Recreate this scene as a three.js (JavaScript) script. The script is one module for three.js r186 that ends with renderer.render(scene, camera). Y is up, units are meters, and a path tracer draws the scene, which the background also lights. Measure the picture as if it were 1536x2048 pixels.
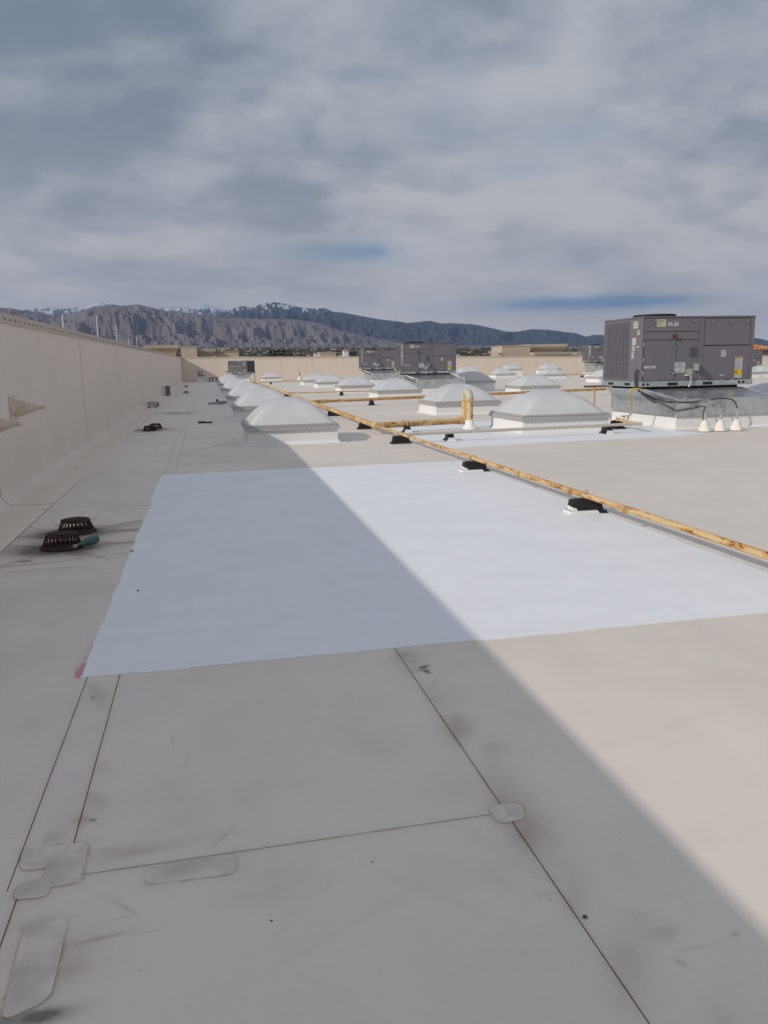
import * as THREE from 'three';
import { RoundedBoxGeometry } from 'three/addons/geometries/RoundedBoxGeometry.js';
import { mergeGeometries, toCreasedNormals } from 'three/addons/utils/BufferGeometryUtils.js';

// ---------------------------------------------------------------- camera
const W = 1536, H = 2048, F = 1580, EYE = 1.65;
const scene = new THREE.Scene();
const camera = new THREE.PerspectiveCamera(2 * Math.atan(H / 2 / F) * 180 / Math.PI, W / H, 0.1, 90000);
const fwd = new THREE.Vector3(-360, 289, -F).normalize();                 // the roof's long direction (-z) seen in the lens
const upC = new THREE.Vector3().crossVectors(new THREE.Vector3(1, 0.0194, 0), fwd).normalize();
const rgt = new THREE.Vector3().crossVectors(fwd, upC);
const camToWorld = new THREE.Matrix4().makeBasis(rgt, upC, fwd.clone().negate()).transpose();
camera.quaternion.setFromRotationMatrix(camToWorld);
camera.position.set(0, EYE, 0);
camera.updateMatrixWorld();
// a pixel of the photograph gives a direction; the distance comes from the roof or a wall it touches
const ray = (px, py) => new THREE.Vector3(px - W / 2, H / 2 - py, -F).applyMatrix4(camToWorld);
const onY = (px, py, y = 0) => { const d = ray(px, py); return d.multiplyScalar((y - EYE) / d.y).add(camera.position); };
const onZ = (px, py, z) => { const d = ray(px, py); return d.multiplyScalar(z / d.z).add(camera.position); };
const onX = (px, py, x) => { const d = ray(px, py); return d.multiplyScalar(x / d.x).add(camera.position); };

const renderer = new THREE.WebGLRenderer({ antialias: true });
renderer.setSize(768, 1024);
renderer.toneMapping = THREE.LinearToneMapping;
renderer.toneMappingExposure = 1.08;
renderer.shadowMap.enabled = true;

// ---------------------------------------------------------------- noise
const rng = (s) => () => { s |= 0; s = s + 0x6D2B79F5 | 0; let t = Math.imul(s ^ s >>> 15, 1 | s); t = t + Math.imul(t ^ t >>> 7, 61 | t) ^ t; return ((t ^ t >>> 14) >>> 0) / 4294967296; };
const R0 = rng(77);
const PERM = new Float32Array(65536); for (let i = 0; i < 65536; i++) PERM[i] = R0();
const lat = (i, j) => PERM[(Math.imul(i, 7919) + Math.imul(j, 104729) + Math.imul(i ^ (j << 3), 31)) & 65535];
function vn(x, y) {
  const i = Math.floor(x), j = Math.floor(y); let u = x - i, v = y - j;
  u = u * u * u * (u * (u * 6 - 15) + 10); v = v * v * v * (v * (v * 6 - 15) + 10);
  const a = lat(i, j), b = lat(i + 1, j), c = lat(i, j + 1), d = lat(i + 1, j + 1);
  return a + (b - a) * u + (c - a) * v + (a - b - c + d) * u * v;
}
function fbm(x, y, o = 5, g = 0.5) { let s = 0, a = 1, n = 0; for (let k = 0; k < o; k++) { s += a * vn(x + k * 17.3, y - k * 9.1); n += a; a *= g; const t = x * 1.6 - y * 1.2; y = x * 1.2 + y * 1.6; x = t; } return s / n; }
const sst = (a, b, x) => { x = Math.min(1, Math.max(0, (x - a) / (b - a))); return x * x * (3 - 2 * x); };
const mix = (a, b, t) => a + (b - a) * t;
const lin = (c) => { c /= 255; return c <= 0.04045 ? c / 12.92 : Math.pow((c + 0.055) / 1.055, 2.4); };
const L3 = (r, g, b) => [lin(r), lin(g), lin(b)];

// ---------------------------------------------------------------- sky: a high layer of stratocumulus with a few blue gaps
{
  const w = 2048, h = 1024, data = new Float32Array(w * h * 4);
  const dark = L3(113, 127, 145), light = L3(172, 176, 183), blue = L3(104, 140, 166), haze = L3(212, 203, 191);
  const az = (px, py) => { const d = ray(px, py).normalize(); return [Math.atan2(d.x, -d.z), Math.asin(d.y)]; };
  const blob = (px, py, sx, sy, k) => { const [a, e] = az(px, py); return [a, e, sx / F, sy / F, k]; };
  const gaps = [blob(690, 505, 120, 28, 0.7), blob(770, 500, 45, 14, 0.4), blob(1130, 608, 130, 13, 1.2), blob(1290, 606, 80, 8, 0.7), blob(1180, 265, 110, 24, 0.35), blob(1060, 330, 90, 16, 0.3), blob(1050, 525, 120, 12, 0.2), blob(900, 180, 50, 40, 0.15), blob(-250, 480, 110, 24, 0.5), blob(1900, 420, 130, 24, 0.5)];
  const tone = [blob(170, 200, 190, 160, -0.25), blob(560, 385, 110, 75, -0.24), blob(150, 460, 130, 40, -0.10), blob(470, 250, 150, 60, 0.20), blob(660, 320, 120, 70, 0.16), blob(330, 390, 110, 40, 0.16), blob(60, 520, 150, 40, 0.14), blob(760, 190, 160, 60, 0.12), blob(1300, 420, 240, 70, 0.12), blob(1440, 320, 110, 50, 0.12), blob(620, 475, 90, 14, 0.2), blob(1200, 480, 180, 30, -0.12), blob(850, 20, 80, 40, -0.12), blob(1480, 100, 150, 70, -0.1)];
  for (let j = 0; j < h; j++) {
    const el = ((j + 0.5) / h - 0.5) * Math.PI, sy = Math.sin(el), cy = Math.cos(el);
    for (let i = 0; i < w; i++) {
      const th = ((i + 0.5) / w - 0.5) * 2 * Math.PI, dx = Math.cos(th) * cy, dz = Math.sin(th) * cy;
      const k = (j * w + i) * 4; let c;
      if (sy < -0.02) { c = [0.16, 0.145, 0.13]; } else {
        const t = 1 / (Math.max(sy, 0) + 0.21), x = dx * t, z = dz * t;
        const wx = fbm(x * 1.1 + 3, z * 1.1 - 7, 4) - 0.5, wz = fbm(x * 1.1 - 11, z * 1.1 + 5, 4) - 0.5;
        let n = fbm(x * 1.25 + wx * 0.9 + 20, z * 1.5 + wz * 0.9, 7, 0.52);
        const n2 = fbm(x * 3.2 + z * 0.8 + wx * 0.9, z * 4.4 - x * 0.8 + wz * 0.9 + 9, 7, 0.58);
        const a = Math.atan2(dx, -dz);
        let tn = 0, gp = 0;
        for (const b of tone) { const u = (a - b[0]) / b[2], v = (el - b[1]) / b[3], q = u * u + v * v; if (q < 9) tn += b[4] * Math.exp(-q * (0.75 + n2 * 0.5)); }
        for (const b of gaps) { const u = (a - b[0]) / b[2] + (n2 - 0.5) * 1.6, v = (el - b[1]) / b[3] + (n - 0.5) * 2.2, q = u * u + v * v; if (q < 9) gp += b[4] * Math.exp(-q); }
        let m = 0.53 + (n - 0.5) * 1.35 + (n2 - 0.5) * 1.15 + tn;
        m = sst(0.08, 0.95, m);
        const thin = Math.min(0.9, gp + 0.12 * sst(0.60, 0.8, fbm(x * 1.5 + wx * 2 - 40, z * 2.1 + wz * 2, 5)));
        c = [0, 1, 2].map(q => mix(mix(dark[q], light[q], m), blue[q], thin * (0.55 + 0.45 * n2)));
        const hz = 0.95 * Math.exp(-Math.max(0, el) / 0.12) * (1 - Math.min(1, gp));
        c = c.map((v, q) => mix(v, haze[q], Math.max(0, hz)));
      }
      data[k] = c[0]; data[k + 1] = c[1]; data[k + 2] = c[2]; data[k + 3] = 1;
    }
  }
  const sky = new THREE.DataTexture(data, w, h, THREE.RGBAFormat, THREE.FloatType);
  sky.mapping = THREE.EquirectangularReflectionMapping; sky.magFilter = THREE.LinearFilter; sky.minFilter = THREE.LinearFilter; sky.needsUpdate = true;
  scene.background = sky; scene.environment = sky;
}
const sun = new THREE.DirectionalLight(new THREE.Color().setRGB(1, 0.93, 0.84), 2.4);
sun.position.set(-1.725, 1, 0.75).multiplyScalar(60).add(new THREE.Vector3(10, 0, -30));
sun.target.position.set(10, 0, -30);
sun.castShadow = true; sun.shadow.radius = 0.95; sun.shadow.mapSize.set(4096, 4096);
Object.assign(sun.shadow.camera, { left: -90, right: 90, top: 70, bottom: -70, near: 1, far: 300 });
scene.add(sun, sun.target);
scene.fog = new THREE.FogExp2(new THREE.Color().setRGB(0.27, 0.44, 0.82), 2.0e-5);

// ---------------------------------------------------------------- helpers
const names = new Map();
const numbered = (n) => { const k = names.get(n) || 0; names.set(n, k + 1); return k ? `${n}_${String(k).padStart(3, '0')}` : n; };
function mesh(name, geo, mat, parent, label) {
  const m = new THREE.Mesh(Array.isArray(geo) ? join(geo) : geo, mat); m.name = parent ? name : numbered(name);
  m.castShadow = m.receiveShadow = true; (parent || scene).add(m); if (name === 'screws') m.userData.kind = 'stuff'; if (label) m.userData.label = label; return m;
}
function thing(name, label, category, group, p = [0, 0, 0], turn = 0) {
  const o = new THREE.Group(); o.name = numbered(name); o.position.set(...p); o.rotation.y = turn;
  o.userData = { label, category }; if (group) o.userData.group = group; scene.add(o); return o;
}
function tag(o, label, category, group) { Object.assign(o.userData, { label, category }); if (group) o.userData.group = group; return o; }
function struct(o) { o.userData.kind = 'structure'; return o; }
function dup(o, p, label, group) { const c = o.clone(); c.name = numbered(o.name.replace(/_\d{3}$/, '')); c.userData = { ...o.userData, label }; if (group) c.userData.group = group; c.position.set(...p); scene.add(c); return c; }
function join(list) {
  const g = list.map(q => { let r = q.index ? q.toNonIndexed() : q; for (const a of Object.keys(r.attributes)) if (!['position', 'normal', 'uv'].includes(a)) r.deleteAttribute(a); return r; });
  return mergeGeometries(g, false);
}
const box = (x0, x1, y0, y1, z0, z1) => new THREE.BoxGeometry(Math.abs(x1 - x0), Math.abs(y1 - y0), Math.abs(z1 - z0)).translate((x0 + x1) / 2, (y0 + y1) / 2, (z0 + z1) / 2);
const rbox = (x0, x1, y0, y1, z0, z1, r = 0.01, s = 2) => new RoundedBoxGeometry(Math.abs(x1 - x0), Math.abs(y1 - y0), Math.abs(z1 - z0), s, r).translate((x0 + x1) / 2, (y0 + y1) / 2, (z0 + z1) / 2);
const V = (x, y, z) => new THREE.Vector3(x, y, z);
function rod(a, b, r, r2 = r, seg = 12) {
  const d = new THREE.Vector3().subVectors(b, a), g = new THREE.CylinderGeometry(r2, r, d.length(), seg);
  g.applyQuaternion(new THREE.Quaternion().setFromUnitVectors(V(0, 1, 0), d.clone().normalize()));
  return g.translate((a.x + b.x) / 2, (a.y + b.y) / 2, (a.z + b.z) / 2);
}
const tube = (pts, r, seg = 40, rad = 10) => new THREE.TubeGeometry(new THREE.CatmullRomCurve3(pts, false, 'centripetal'), seg, r, rad, false);
function poly(quads) {                                                  // closed panels from quads of points
  const p = [], n = [], u = [];
  for (const q of quads) {
    const nn = new THREE.Vector3().crossVectors(V(0, 0, 0).subVectors(q[1], q[0]), V(0, 0, 0).subVectors(q[2], q[0])).normalize();
    const w = q[0].distanceTo(q[1]), h = q[1].distanceTo(q[2]);
    const uv = [[0, 0], [w, 0], [w, h], [0, h]];
    for (const i of q.length === 4 ? [0, 1, 2, 0, 2, 3] : [0, 1, 2]) { p.push(q[i].x, q[i].y, q[i].z); n.push(nn.x, nn.y, nn.z); u.push(...uv[i]); }
  }
  const g = new THREE.BufferGeometry();
  g.setAttribute('position', new THREE.Float32BufferAttribute(p, 3)); g.setAttribute('normal', new THREE.Float32BufferAttribute(n, 3)); g.setAttribute('uv', new THREE.Float32BufferAttribute(u, 2));
  return g;
}
function hexa(b, t) {                                                    // eight corners: bottom ring b[4], top ring t[4], anticlockwise from above
  return poly([[b[0], b[1], t[1], t[0]], [b[1], b[2], t[2], t[1]], [b[2], b[3], t[3], t[2]], [b[3], b[0], t[0], t[3]], [t[0], t[1], t[2], t[3]], [b[3], b[2], b[1], b[0]]]);
}
const ring4 = (x0, x1, z0, z1, y) => [V(x0, y, z0), V(x1, y, z0), V(x1, y, z1), V(x0, y, z1)]; // z0 = near (larger z)
const frustum = (a, ya, b, yb) => hexa(ring4(a[0], a[1], a[2], a[3], ya), ring4(b[0], b[1], b[2], b[3], yb));
function planarUV(g, x0, x1, z0, z1) {
  const p = g.attributes.position, u = new Float32Array(p.count * 2);
  for (let i = 0; i < p.count; i++) { u[2 * i] = (p.getX(i) - x0) / (x1 - x0); u[2 * i + 1] = (p.getZ(i) - z0) / (z1 - z0); }
  g.setAttribute('uv', new THREE.BufferAttribute(u, 2)); return g;
}
function tex(w, h, fn, srgb = true, repeat = true) {
  const d = new Uint8Array(w * h * 4);
  for (let j = 0; j < h; j++) for (let i = 0; i < w; i++) { const c = fn(i / w, j / h), k = (j * w + i) * 4; d[k] = c[0]; d[k + 1] = c[1]; d[k + 2] = c[2]; d[k + 3] = 255; }
  const t = new THREE.DataTexture(d, w, h); t.magFilter = THREE.LinearFilter; t.minFilter = THREE.LinearMipmapLinearFilter; t.generateMipmaps = true; t.anisotropy = 8;
  if (srgb) t.colorSpace = THREE.SRGBColorSpace; if (repeat) t.wrapS = t.wrapT = THREE.RepeatWrapping; t.needsUpdate = true; return t;
}
const toS = (v) => { v = Math.min(1, Math.max(0, v)); return 255 * (v <= 0.0031308 ? 12.92 * v : 1.055 * Math.pow(v, 1 / 2.4) - 0.055); };
const std = (r, g, b, rough = 0.7, metal = 0, extra = {}) => new THREE.MeshStandardMaterial({ color: new THREE.Color().setRGB(r, g, b), roughness: rough, metalness: metal, ...extra });

// ---------------------------------------------------------------- roof membrane: colour, grime and scuffs
const stains = [];                                                       // [x, z, rx, rz, turn, strength, kind]
const addStain = (px, py, rx, rz, turn, k, kind = 0) => { const p = onY(px, py); stains.push([p.x, p.z, rx, rz, turn, k, kind]); };
{ // smudges seen along the seam, at the patches and on the open membrane
  const r = rng(5);
  for (let i = 0; i < 34; i++) { const z = -1.3 - r() * 2.95; stains.push([1.02 + r() * r() * 0.2, z, 0.02 + r() * 0.09, 0.05 + r() * 0.16, -0.3 - r() * 0.3, 0.12 + r() * 0.17, 0]); }
  addStain(848, 1334, 0.035, 0.016, 0.5, 1.2, 1); addStain(853, 1343, 0.014, 0.03, 0.2, 1.2, 1); addStain(845, 1341, 0.05, 0.006, 0, 0.6, 1);
  addStain(1330, 1865, 0.05, 0.03, 0.3, 0.35, 2); addStain(1468, 1868, 0.012, 0.01, 0, 0.7, 2); addStain(1362, 1925, 0.012, 0.02, 0.4, 0.5, 2); addStain(1390, 1895, 0.05, 0.008, 0, 0.3, 2);
  addStain(1085, 1790, 0.03, 0.012, 0, 0.35, 2); addStain(1070, 1785, 0.008, 0.006, 0, 0.5, 2); addStain(1098, 1800, 0.01, 0.006, 0, 0.5, 2);
  addStain(345, 1480, 0.006, 0.07, 0.05, 0.4, 0); addStain(374, 1520, 0.006, 0.06, -0.1, 0.3, 0); addStain(388, 1356, 0.006, 0.06, -0.1, 0.25, 0); addStain(247, 1517, 0.008, 0.02, 0.1, 0.3, 0);
  addStain(450, 1670, 0.008, 0.07, -0.7, 0.55, 0); addStain(245, 1812, 0.008, 0.07, 0.75, 0.5, 0); addStain(240, 1836, 0.045, 0.005, 0.1, 0.5, 0); addStain(205, 1875, 0.10, 0.009, 0.12, 0.55, 0); addStain(300, 1862, 0.06, 0.006, 0.15, 0.35, 0);
  addStain(150, 1890, 0.10, 0.05, 0.2, 0.5, 0); addStain(140, 1935, 0.08, 0.05, 0, 0.35, 0); addStain(130, 1960, 0.05, 0.05, 0, 0.3, 0); addStain(60, 2035, 0.10, 0.03, 0, 0.9, 1); addStain(40, 2006, 0.016, 0.012, 0, 0.9, 1); addStain(40, 1986, 0.05, 0.006, 0.2, 0.7, 1);
  addStain(190, 1380, 0.05, 0.10, 0.3, 0.4, 0); addStain(200, 1400, 0.04, 0.12, 0.2, 0.35, 0); addStain(185, 1395, 0.010, 0.03, 0.2, 0.5, 1); addStain(110, 1675, 0.05, 0.05, 0, 0.5, 0); addStain(118, 1690, 0.012, 0.008, 0, 0.8, 1);
  addStain(195, 1600, 0.05, 0.08, 0.5, 0.35, 0); addStain(165, 1640, 0.06, 0.04, 0, 0.4, 0); addStain(185, 1640, 0.012, 0.008, 0, 0.7, 1); addStain(210, 1540, 0.05, 0.1, 0.4, 0.2, 0); addStain(300, 1700, 0.25, 0.03, 0.1, 0.3, 0); addStain(240, 1700, 0.15, 0.04, 0, 0.3, 0);
  for (let i = 0; i < 60; i++) stains.push([-1.9 + r() * 3.4, -1.2 - r() * 3.2, 0.03 + r() * 0.14, 0.03 + r() * 0.14, r() * 3, 0.04 + r() * 0.10, 0]);
  for (let i = 0; i < 170; i++) { const x = -1.9 + r() * 6.3; stains.push([x, 2 - r() * 30, 0.012 + r() * 0.02, 0.08 + r() * 0.4, r() * 3.1, 0.03 + r() * 0.07, 0]); }
  for (let i = 0; i < 70; i++) stains.push([-1.9 + r() * 3.5, -1.1 - r() * 3.3, 0.0025 + r() * 0.004, 0.02 + r() * 0.11, r() * 3.1, 0.06 + r() * 0.12, 0]);
  for (let i = 0; i < 120; i++) stains.push([-1.9 + r() * 3.5, -1.1 - r() * 3.3, 0.002 + r() * 0.003, 0.002 + r() * 0.003, 0, 0.2 + r() * 0.4, 2]);
  for (let i = 0; i < 26; i++) stains.push([1.5 + r() * 3, 1 - r() * 14, 0.10 + r() * 0.3, 0.05 + r() * 0.12, r() * 3, 0.06 + r() * 0.12, 0]);
  // pink spray left of the coating
  for (let i = 0; i < 80; i++) { const q = r() * r(); stains.push([-0.76 - r() * r() * 0.06, -4.36 - q * 0.9, 0.006 + r() * 0.012, 0.012 + r() * 0.03, r() - 0.5, 0.10 + 0.2 * r() * (1 - q), 3]); }
  // silt around the drains
  for (const [px, py, s] of [[152, 1065, 1], [125, 1095, 1], [303, 860, 1.4], [372, 786, 1.4], [372, 774, 1.4]]) {
    const p = onY(px, py); stains.push([p.x, p.z, 0.5 * s, 0.36 * s, 0, 1.0, 0]); stains.push([p.x - 0.16, p.z + 0.02, 0.26, 0.22, 0, 1.0, 1]); stains.push([p.x + 0.02, p.z + 0.02, 0.3, 0.27, 0, 1.1, 1]);
    for (let i = 0; i < 9; i++) { const a = r() * 6.28, d = 0.35 + r() * 0.45; stains.push([p.x + Math.cos(a) * d, p.z + Math.sin(a) * d, 0.28 * s, 0.025 + r() * 0.04, -a, 0.4 + r() * 0.5, 0]); }
  }
  addStain(355, 826, 0.75, 0.75, 0, 1.0, 0); addStain(360, 828, 0.5, 0.4, 0, 0.6, 0);
  addStain(40, 1130, 0.35, 0.05, 0.1, 0.8, 0); addStain(50, 1122, 0.06, 0.03, 0, 1.1, 1); addStain(60, 1140, 0.5, 0.02, 0.05, 0.6, 0); addStain(110, 1140, 0.3, 0.05, 0, 0.3, 0);
  for (let i = 0; i < 60; i++) stains.push([-2.0 + r() * 3, -5 - r() * 17, 0.1 + r() * 0.4, 0.05 + r() * 0.2, (r() - 0.5) * 0.6, 0.08 + r() * 0.2, 0]);
  for (let i = 0; i < 40; i++) stains.push([1.6 + r() * 3, -1 - r() * 20, 0.1 + r() * 0.5, 0.04 + r() * 0.12, (r() - 0.5) * 0.6, 0.05 + r() * 0.09, 0]);
}
// welded patches: four corners picked in the photograph, corner radius
const patchQuads = [
  [[290, 1735], [473, 1707], [473, 1747], [290, 1770]], [[970, 1612], [1042, 1606], [1052, 1638], [998, 1648]],
  [[100, 1692], [177, 1685], [165, 1765], [84, 1778]], [[38, 1766], [106, 1755], [96, 1794], [24, 1801]],
  [[52, 1842], [138, 1834], [100, 2000], [0, 2045]], [[44, 1702], [112, 1692], [100, 1737], [40, 1743]],
].map((q, i) => { // outline of each patch on the roof, corners rounded
  const p = q.map(c => onY(...c)), sh = new THREE.Shape(), n = 4;
  for (let k = 0; k < n; k++) { const a = p[(k + 3) % n], b = p[k], c = p[(k + 1) % n], la = b.distanceTo(a), lc = b.distanceTo(c), rr = Math.min(0.035 + 0.012 * ((k * 7 + i * 3) % 4) / 3, la * 0.35, lc * 0.35); const u = b.clone().lerp(a, rr / la), v = b.clone().lerp(c, rr / lc); k ? sh.lineTo(u.x, -u.z) : sh.moveTo(u.x, -u.z); sh.quadraticCurveTo(b.x, -b.z, v.x, -v.z); }
  sh.closePath(); const pts = sh.getPoints(4), xs = pts.map(t => t.x), zs = pts.map(t => -t.y); return { sh, pts, x0: Math.min(...xs), x1: Math.max(...xs), z0: Math.min(...zs), z1: Math.max(...zs) };
});
function outlineDist(x, z, q) { let d = 1e9; for (let k = 0; k < q.pts.length; k++) { const a = q.pts[k], b = q.pts[(k + 1) % q.pts.length], ex = b.x - a.x, ey = b.y - a.y, L = ex * ex + ey * ey || 1e-9, t = Math.min(1, Math.max(0, ((x - a.x) * ex + (-z - a.y) * ey) / L)), dx = x - a.x - ex * t, dy = -z - a.y - ey * t; d = Math.min(d, dx * dx + dy * dy); } return Math.sqrt(d); }
const seamLines = [[-0.68, -0.68, -2.5, -1], [-0.72, -0.72, -12.8, -2.7], [-0.55, -0.55, -12.8, -2.7], [1.0, 1.0, -4.4, -1], [-0.55, 1.0, -2.53, -2.53]];
const MEM = [0.745, 0.675, 0.61];
function roofAlbedo(x, z, fine, list) {
  const n = fbm(x * 0.55 + 40, z * 0.4, 4), n2 = fbm(x * 3.1, z * 2.3 + 7, 4), n3 = fine ? vn(x * 60, z * 60) : 0.5;
  let d = (n - 0.5) * 0.16 + (n2 - 0.5) * 0.09 + (n3 - 0.5) * 0.02, g = 0, k2 = 0, pk = 0;
  for (const s of list) {
    const c = Math.cos(s[4]), q = Math.sin(s[4]), u = ((x - s[0]) * c - (z - s[1]) * q) / s[2], v = ((x - s[0]) * q + (z - s[1]) * c) / s[3], e = u * u + v * v;
    if (e < 6) { const t = s[5] * Math.exp(-e * 1.1) * (0.35 + 1.3 * fbm(x * 14 / (0.5 + s[2] * 3), z * 14 / (0.5 + s[3] * 3), 3)); if (s[6] === 3) pk += t; else if (s[6] === 2) k2 += t * 0.55; else if (s[6] === 1) k2 += t * 1.3; else g += t; }
  }
  if (fine) {
    for (const q of patchQuads) { if (x < q.x0 - 0.07 || x > q.x1 + 0.07 || z < q.z0 - 0.07 || z > q.z1 + 0.07) continue; const e = outlineDist(x, z, q); if (e < 0.07) g += (1.0 * Math.exp(-e / 0.0045) + 0.3 * Math.exp(-e / 0.018)) * (0.25 + 1.1 * vn(x * 26 + 3, z * 26)); }
    for (const l of seamLines) { if (l[0] === l[1]) { if (z > l[2] && z < l[3]) { const e = Math.abs(x - l[0]); if (e < 0.1) g += 0.55 * Math.exp(-e / 0.011) * (0.2 + vn(x * 30, z * 9)); } } else if (x > l[0] && x < l[1]) { const e = Math.abs(z - l[2]); if (e < 0.1) g += 0.55 * Math.exp(-e / 0.011) * (0.2 + vn(x * 9, z * 30)); } }
  }
  g = Math.min(1.2, g) * 0.72; k2 = Math.min(1, k2); pk = Math.min(0.8, pk);
  let c = [MEM[0] * (1 + d) * (1 - 0.50 * g), MEM[1] * (1 + d) * (1 - 0.58 * g), MEM[2] * (1 + d) * (1 - 0.66 * g)];
  c = c.map((v, i) => mix(v, [0.06, 0.055, 0.06][i], k2 * 0.8)); c = c.map((v, i) => mix(v, [0.62, 0.18, 0.24][i], pk));
  return c;
}
function roofTexture(w, h, x0, x1, z0, z1, fine) {
  const list = stains.filter(s => { const m = 2.5 * Math.max(s[2], s[3]); return s[0] > x0 - m && s[0] < x1 + m && s[1] > z0 - m && s[1] < z1 + m; });
  // bucket stains for speed
  const B = 16, cells = Array.from({ length: B * B }, () => []);
  for (const s of list) { const m = 2.5 * Math.max(s[2], s[3]); for (let a = 0; a < B; a++) for (let b = 0; b < B; b++) { const cx0 = mix(x0, x1, a / B), cx1 = mix(x0, x1, (a + 1) / B), cz0 = mix(z0, z1, b / B), cz1 = mix(z0, z1, (b + 1) / B); if (s[0] > cx0 - m && s[0] < cx1 + m && s[1] > cz0 - m && s[1] < cz1 + m) cells[b * B + a].push(s); } }
  return tex(w, h, (u, v) => { const c = roofAlbedo(mix(x0, x1, u), mix(z0, z1, v), fine, cells[Math.min(B - 1, Math.floor(v * B)) * B + Math.min(B - 1, Math.floor(u * B))]); return [toS(c[0]), toS(c[1]), toS(c[2])]; }, true, false);
}
const bumpFine = tex(512, 512, (u, v) => { const a = Math.abs(u - 0.5) * 2, b = Math.abs(v - 0.5) * 2; const n = fbm(u * 24, v * 24, 4), q = 255 * mix(n, 0.5, Math.max(sst(0.85, 1, a), sst(0.85, 1, b))); return [q, q, q]; }, false);
const NEAR = [-2.0, 1.6, -4.45, -1.0], MID = [-2.7, 4.7, -34, 3];
const memRough = { roughness: 0.62 };
const mNear = new THREE.MeshStandardMaterial({ map: roofTexture(1536, 1536, ...NEAR, true), ...memRough });
const mMid = new THREE.MeshStandardMaterial({ map: roofTexture(900, 2048, ...MID, false), ...memRough });
const FARW = 24;
const mFar = new THREE.MeshStandardMaterial({
  ...memRough, map: tex(1024, 1024, (u, v) => { // wraps: blend of shifted copies
    const x = u * FARW, z = v * FARW; const f = (a, b) => fbm(a * 0.5, b * 0.4, 4) * 0.6 + fbm(a * 2.2, b * 1.6 + 30, 4) * 0.4;
    const wu = sst(0, 1, u), wv = sst(0, 1, v); const n = mix(mix(f(x, z), f(x - FARW, z), wu), mix(f(x, z - FARW), f(x - FARW, z - FARW), wu), wv);
    const d = 1 + (n - 0.5) * 0.30; return [toS(MEM[0] * d * 1.0), toS(MEM[1] * d), toS(MEM[2] * d)];
  }),
});
const mSeam = std(0.25, 0.185, 0.155, 0.95);
const mPatch = std(0.765, 0.70, 0.645, 0.6, 0, {});
mPatch.map = tex(256, 256, (u, v) => { const n = fbm(u * 5, v * 5, 5); const q = Math.min(252, 240 + (n - 0.5) * 70); return [q, q - 2, q - 5]; });
const mCoat = new THREE.MeshStandardMaterial({
  roughness: 0.55, bumpMap: bumpFine, bumpScale: 0.0015, map: tex(1024, 1024, (u, v) => {
    const n = fbm(u * 9, v * 16, 5), n2 = fbm(u * 70, v * 12, 3), s = vn(u * 420, v * 700) > 0.985 ? -0.03 : 0;
    const d = 1 + (n - 0.5) * 0.06 + (n2 - 0.5) * 0.03 + s; return [toS(0.86 * d), toS(0.875 * d), toS(0.905 * d)];
  }),
});

// ---------------------------------------------------------------- roof
const roof = struct(new THREE.Group()); roof.name = 'roof'; scene.add(roof);
const XR = 80, ZF = -97, ZB = 16;
mesh('roof_deck', box(-2.9, XR, -9.5, -0.006, ZB, ZF - 0.35), mSeam, roof);
const G = 0.0024;                                                        // half a seam
function sheet(x0, x1, z0, z1, mat, win, open = [1, 1, 1, 1]) {          // z0 near, z1 far; open: which edges carry a seam (x0, x1, z0, z1)
  const g = box(x0 + G * open[0], x1 - G * open[1], -0.005, 0, z0 - G * open[2], z1 + G * open[3]);
  if (win) planarUV(g, win[0], win[1], win[2], win[3]); else planarUV(g, 0, FARW, 0, FARW);
  return mesh('membrane_sheet', g, mat, roof);
}
// shaded strip along the parapet
sheet(-2.0, -0.68, -1.0, -2.5, mNear, NEAR, [0, 1, 0, 0]); sheet(-2.0, -0.72, -2.5, -4.45, mNear, NEAR, [0, 1, 0, 0]);
sheet(-0.72, -0.55, -2.5, -2.66, mNear, NEAR, [1, 0, 0, 1]);
sheet(-2.7, -2.0, -1.0, -4.45, mMid, MID, [0, 0, 0, 0]);
sheet(-2.7, -0.72, -4.45, -6.82, mMid, MID, [0, 1, 0, 1]); sheet(-2.7, -0.72, -6.82, -10.1, mMid, MID, [0, 1, 1, 1]); sheet(-2.7, -0.72, -10.1, -21.3, mMid, MID, [0, 1, 1, 1]); sheet(-2.7, -0.62, -21.3, -34, mMid, MID, [0, 1, 1, 0]);
sheet(-0.72, -0.55, -2.66, -4.45, mNear, NEAR, [1, 1, 1, 0]); sheet(-0.72, -0.55, -4.45, -12.6, mMid, MID, [1, 1, 0, 0]); sheet(-0.72, -0.55, -12.6, -21.3, mMid, MID, [1, 1, 0, 1]);
sheet(-0.68, 1.0, -1.0, -2.5, mNear, NEAR, [1, 1, 0, 0]); sheet(-0.55, 1.0, -2.5, -2.53, mNear, NEAR, [0, 1, 0, 1]);
sheet(-0.55, 1.0, -2.53, -4.45, mNear, NEAR, [1, 1, 1, 0]); sheet(-0.55, 1.07, -4.45, -16.2, mMid, MID, [1, 1, 0, 1]); sheet(-0.55, 1.07, -16.2, -21.3, mMid, MID, [1, 1, 1, 1]); sheet(-0.62, 1.07, -21.3, -34, mMid, MID, [1, 1, 1, 0]);
sheet(1.0, 1.6, -1.0, -4.45, mNear, NEAR, [1, 0, 0, 0]); sheet(1.6, 4.5, -1.0, -4.45, mMid, MID, [0, 1, 0, 0]); sheet(1.07, 4.5, -4.45, -16.2, mMid, MID, [1, 1, 0, 1]); sheet(1.07, 4.5, -16.2, -34, mMid, MID, [1, 1, 1, 0]);
sheet(-2.7, 4.5, ZB, 3, mFar, null, [0, 1, 0, 0]); sheet(-2.7, 4.5, 3, -1.0, mMid, MID, [0, 1, 0, 0]);
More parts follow.
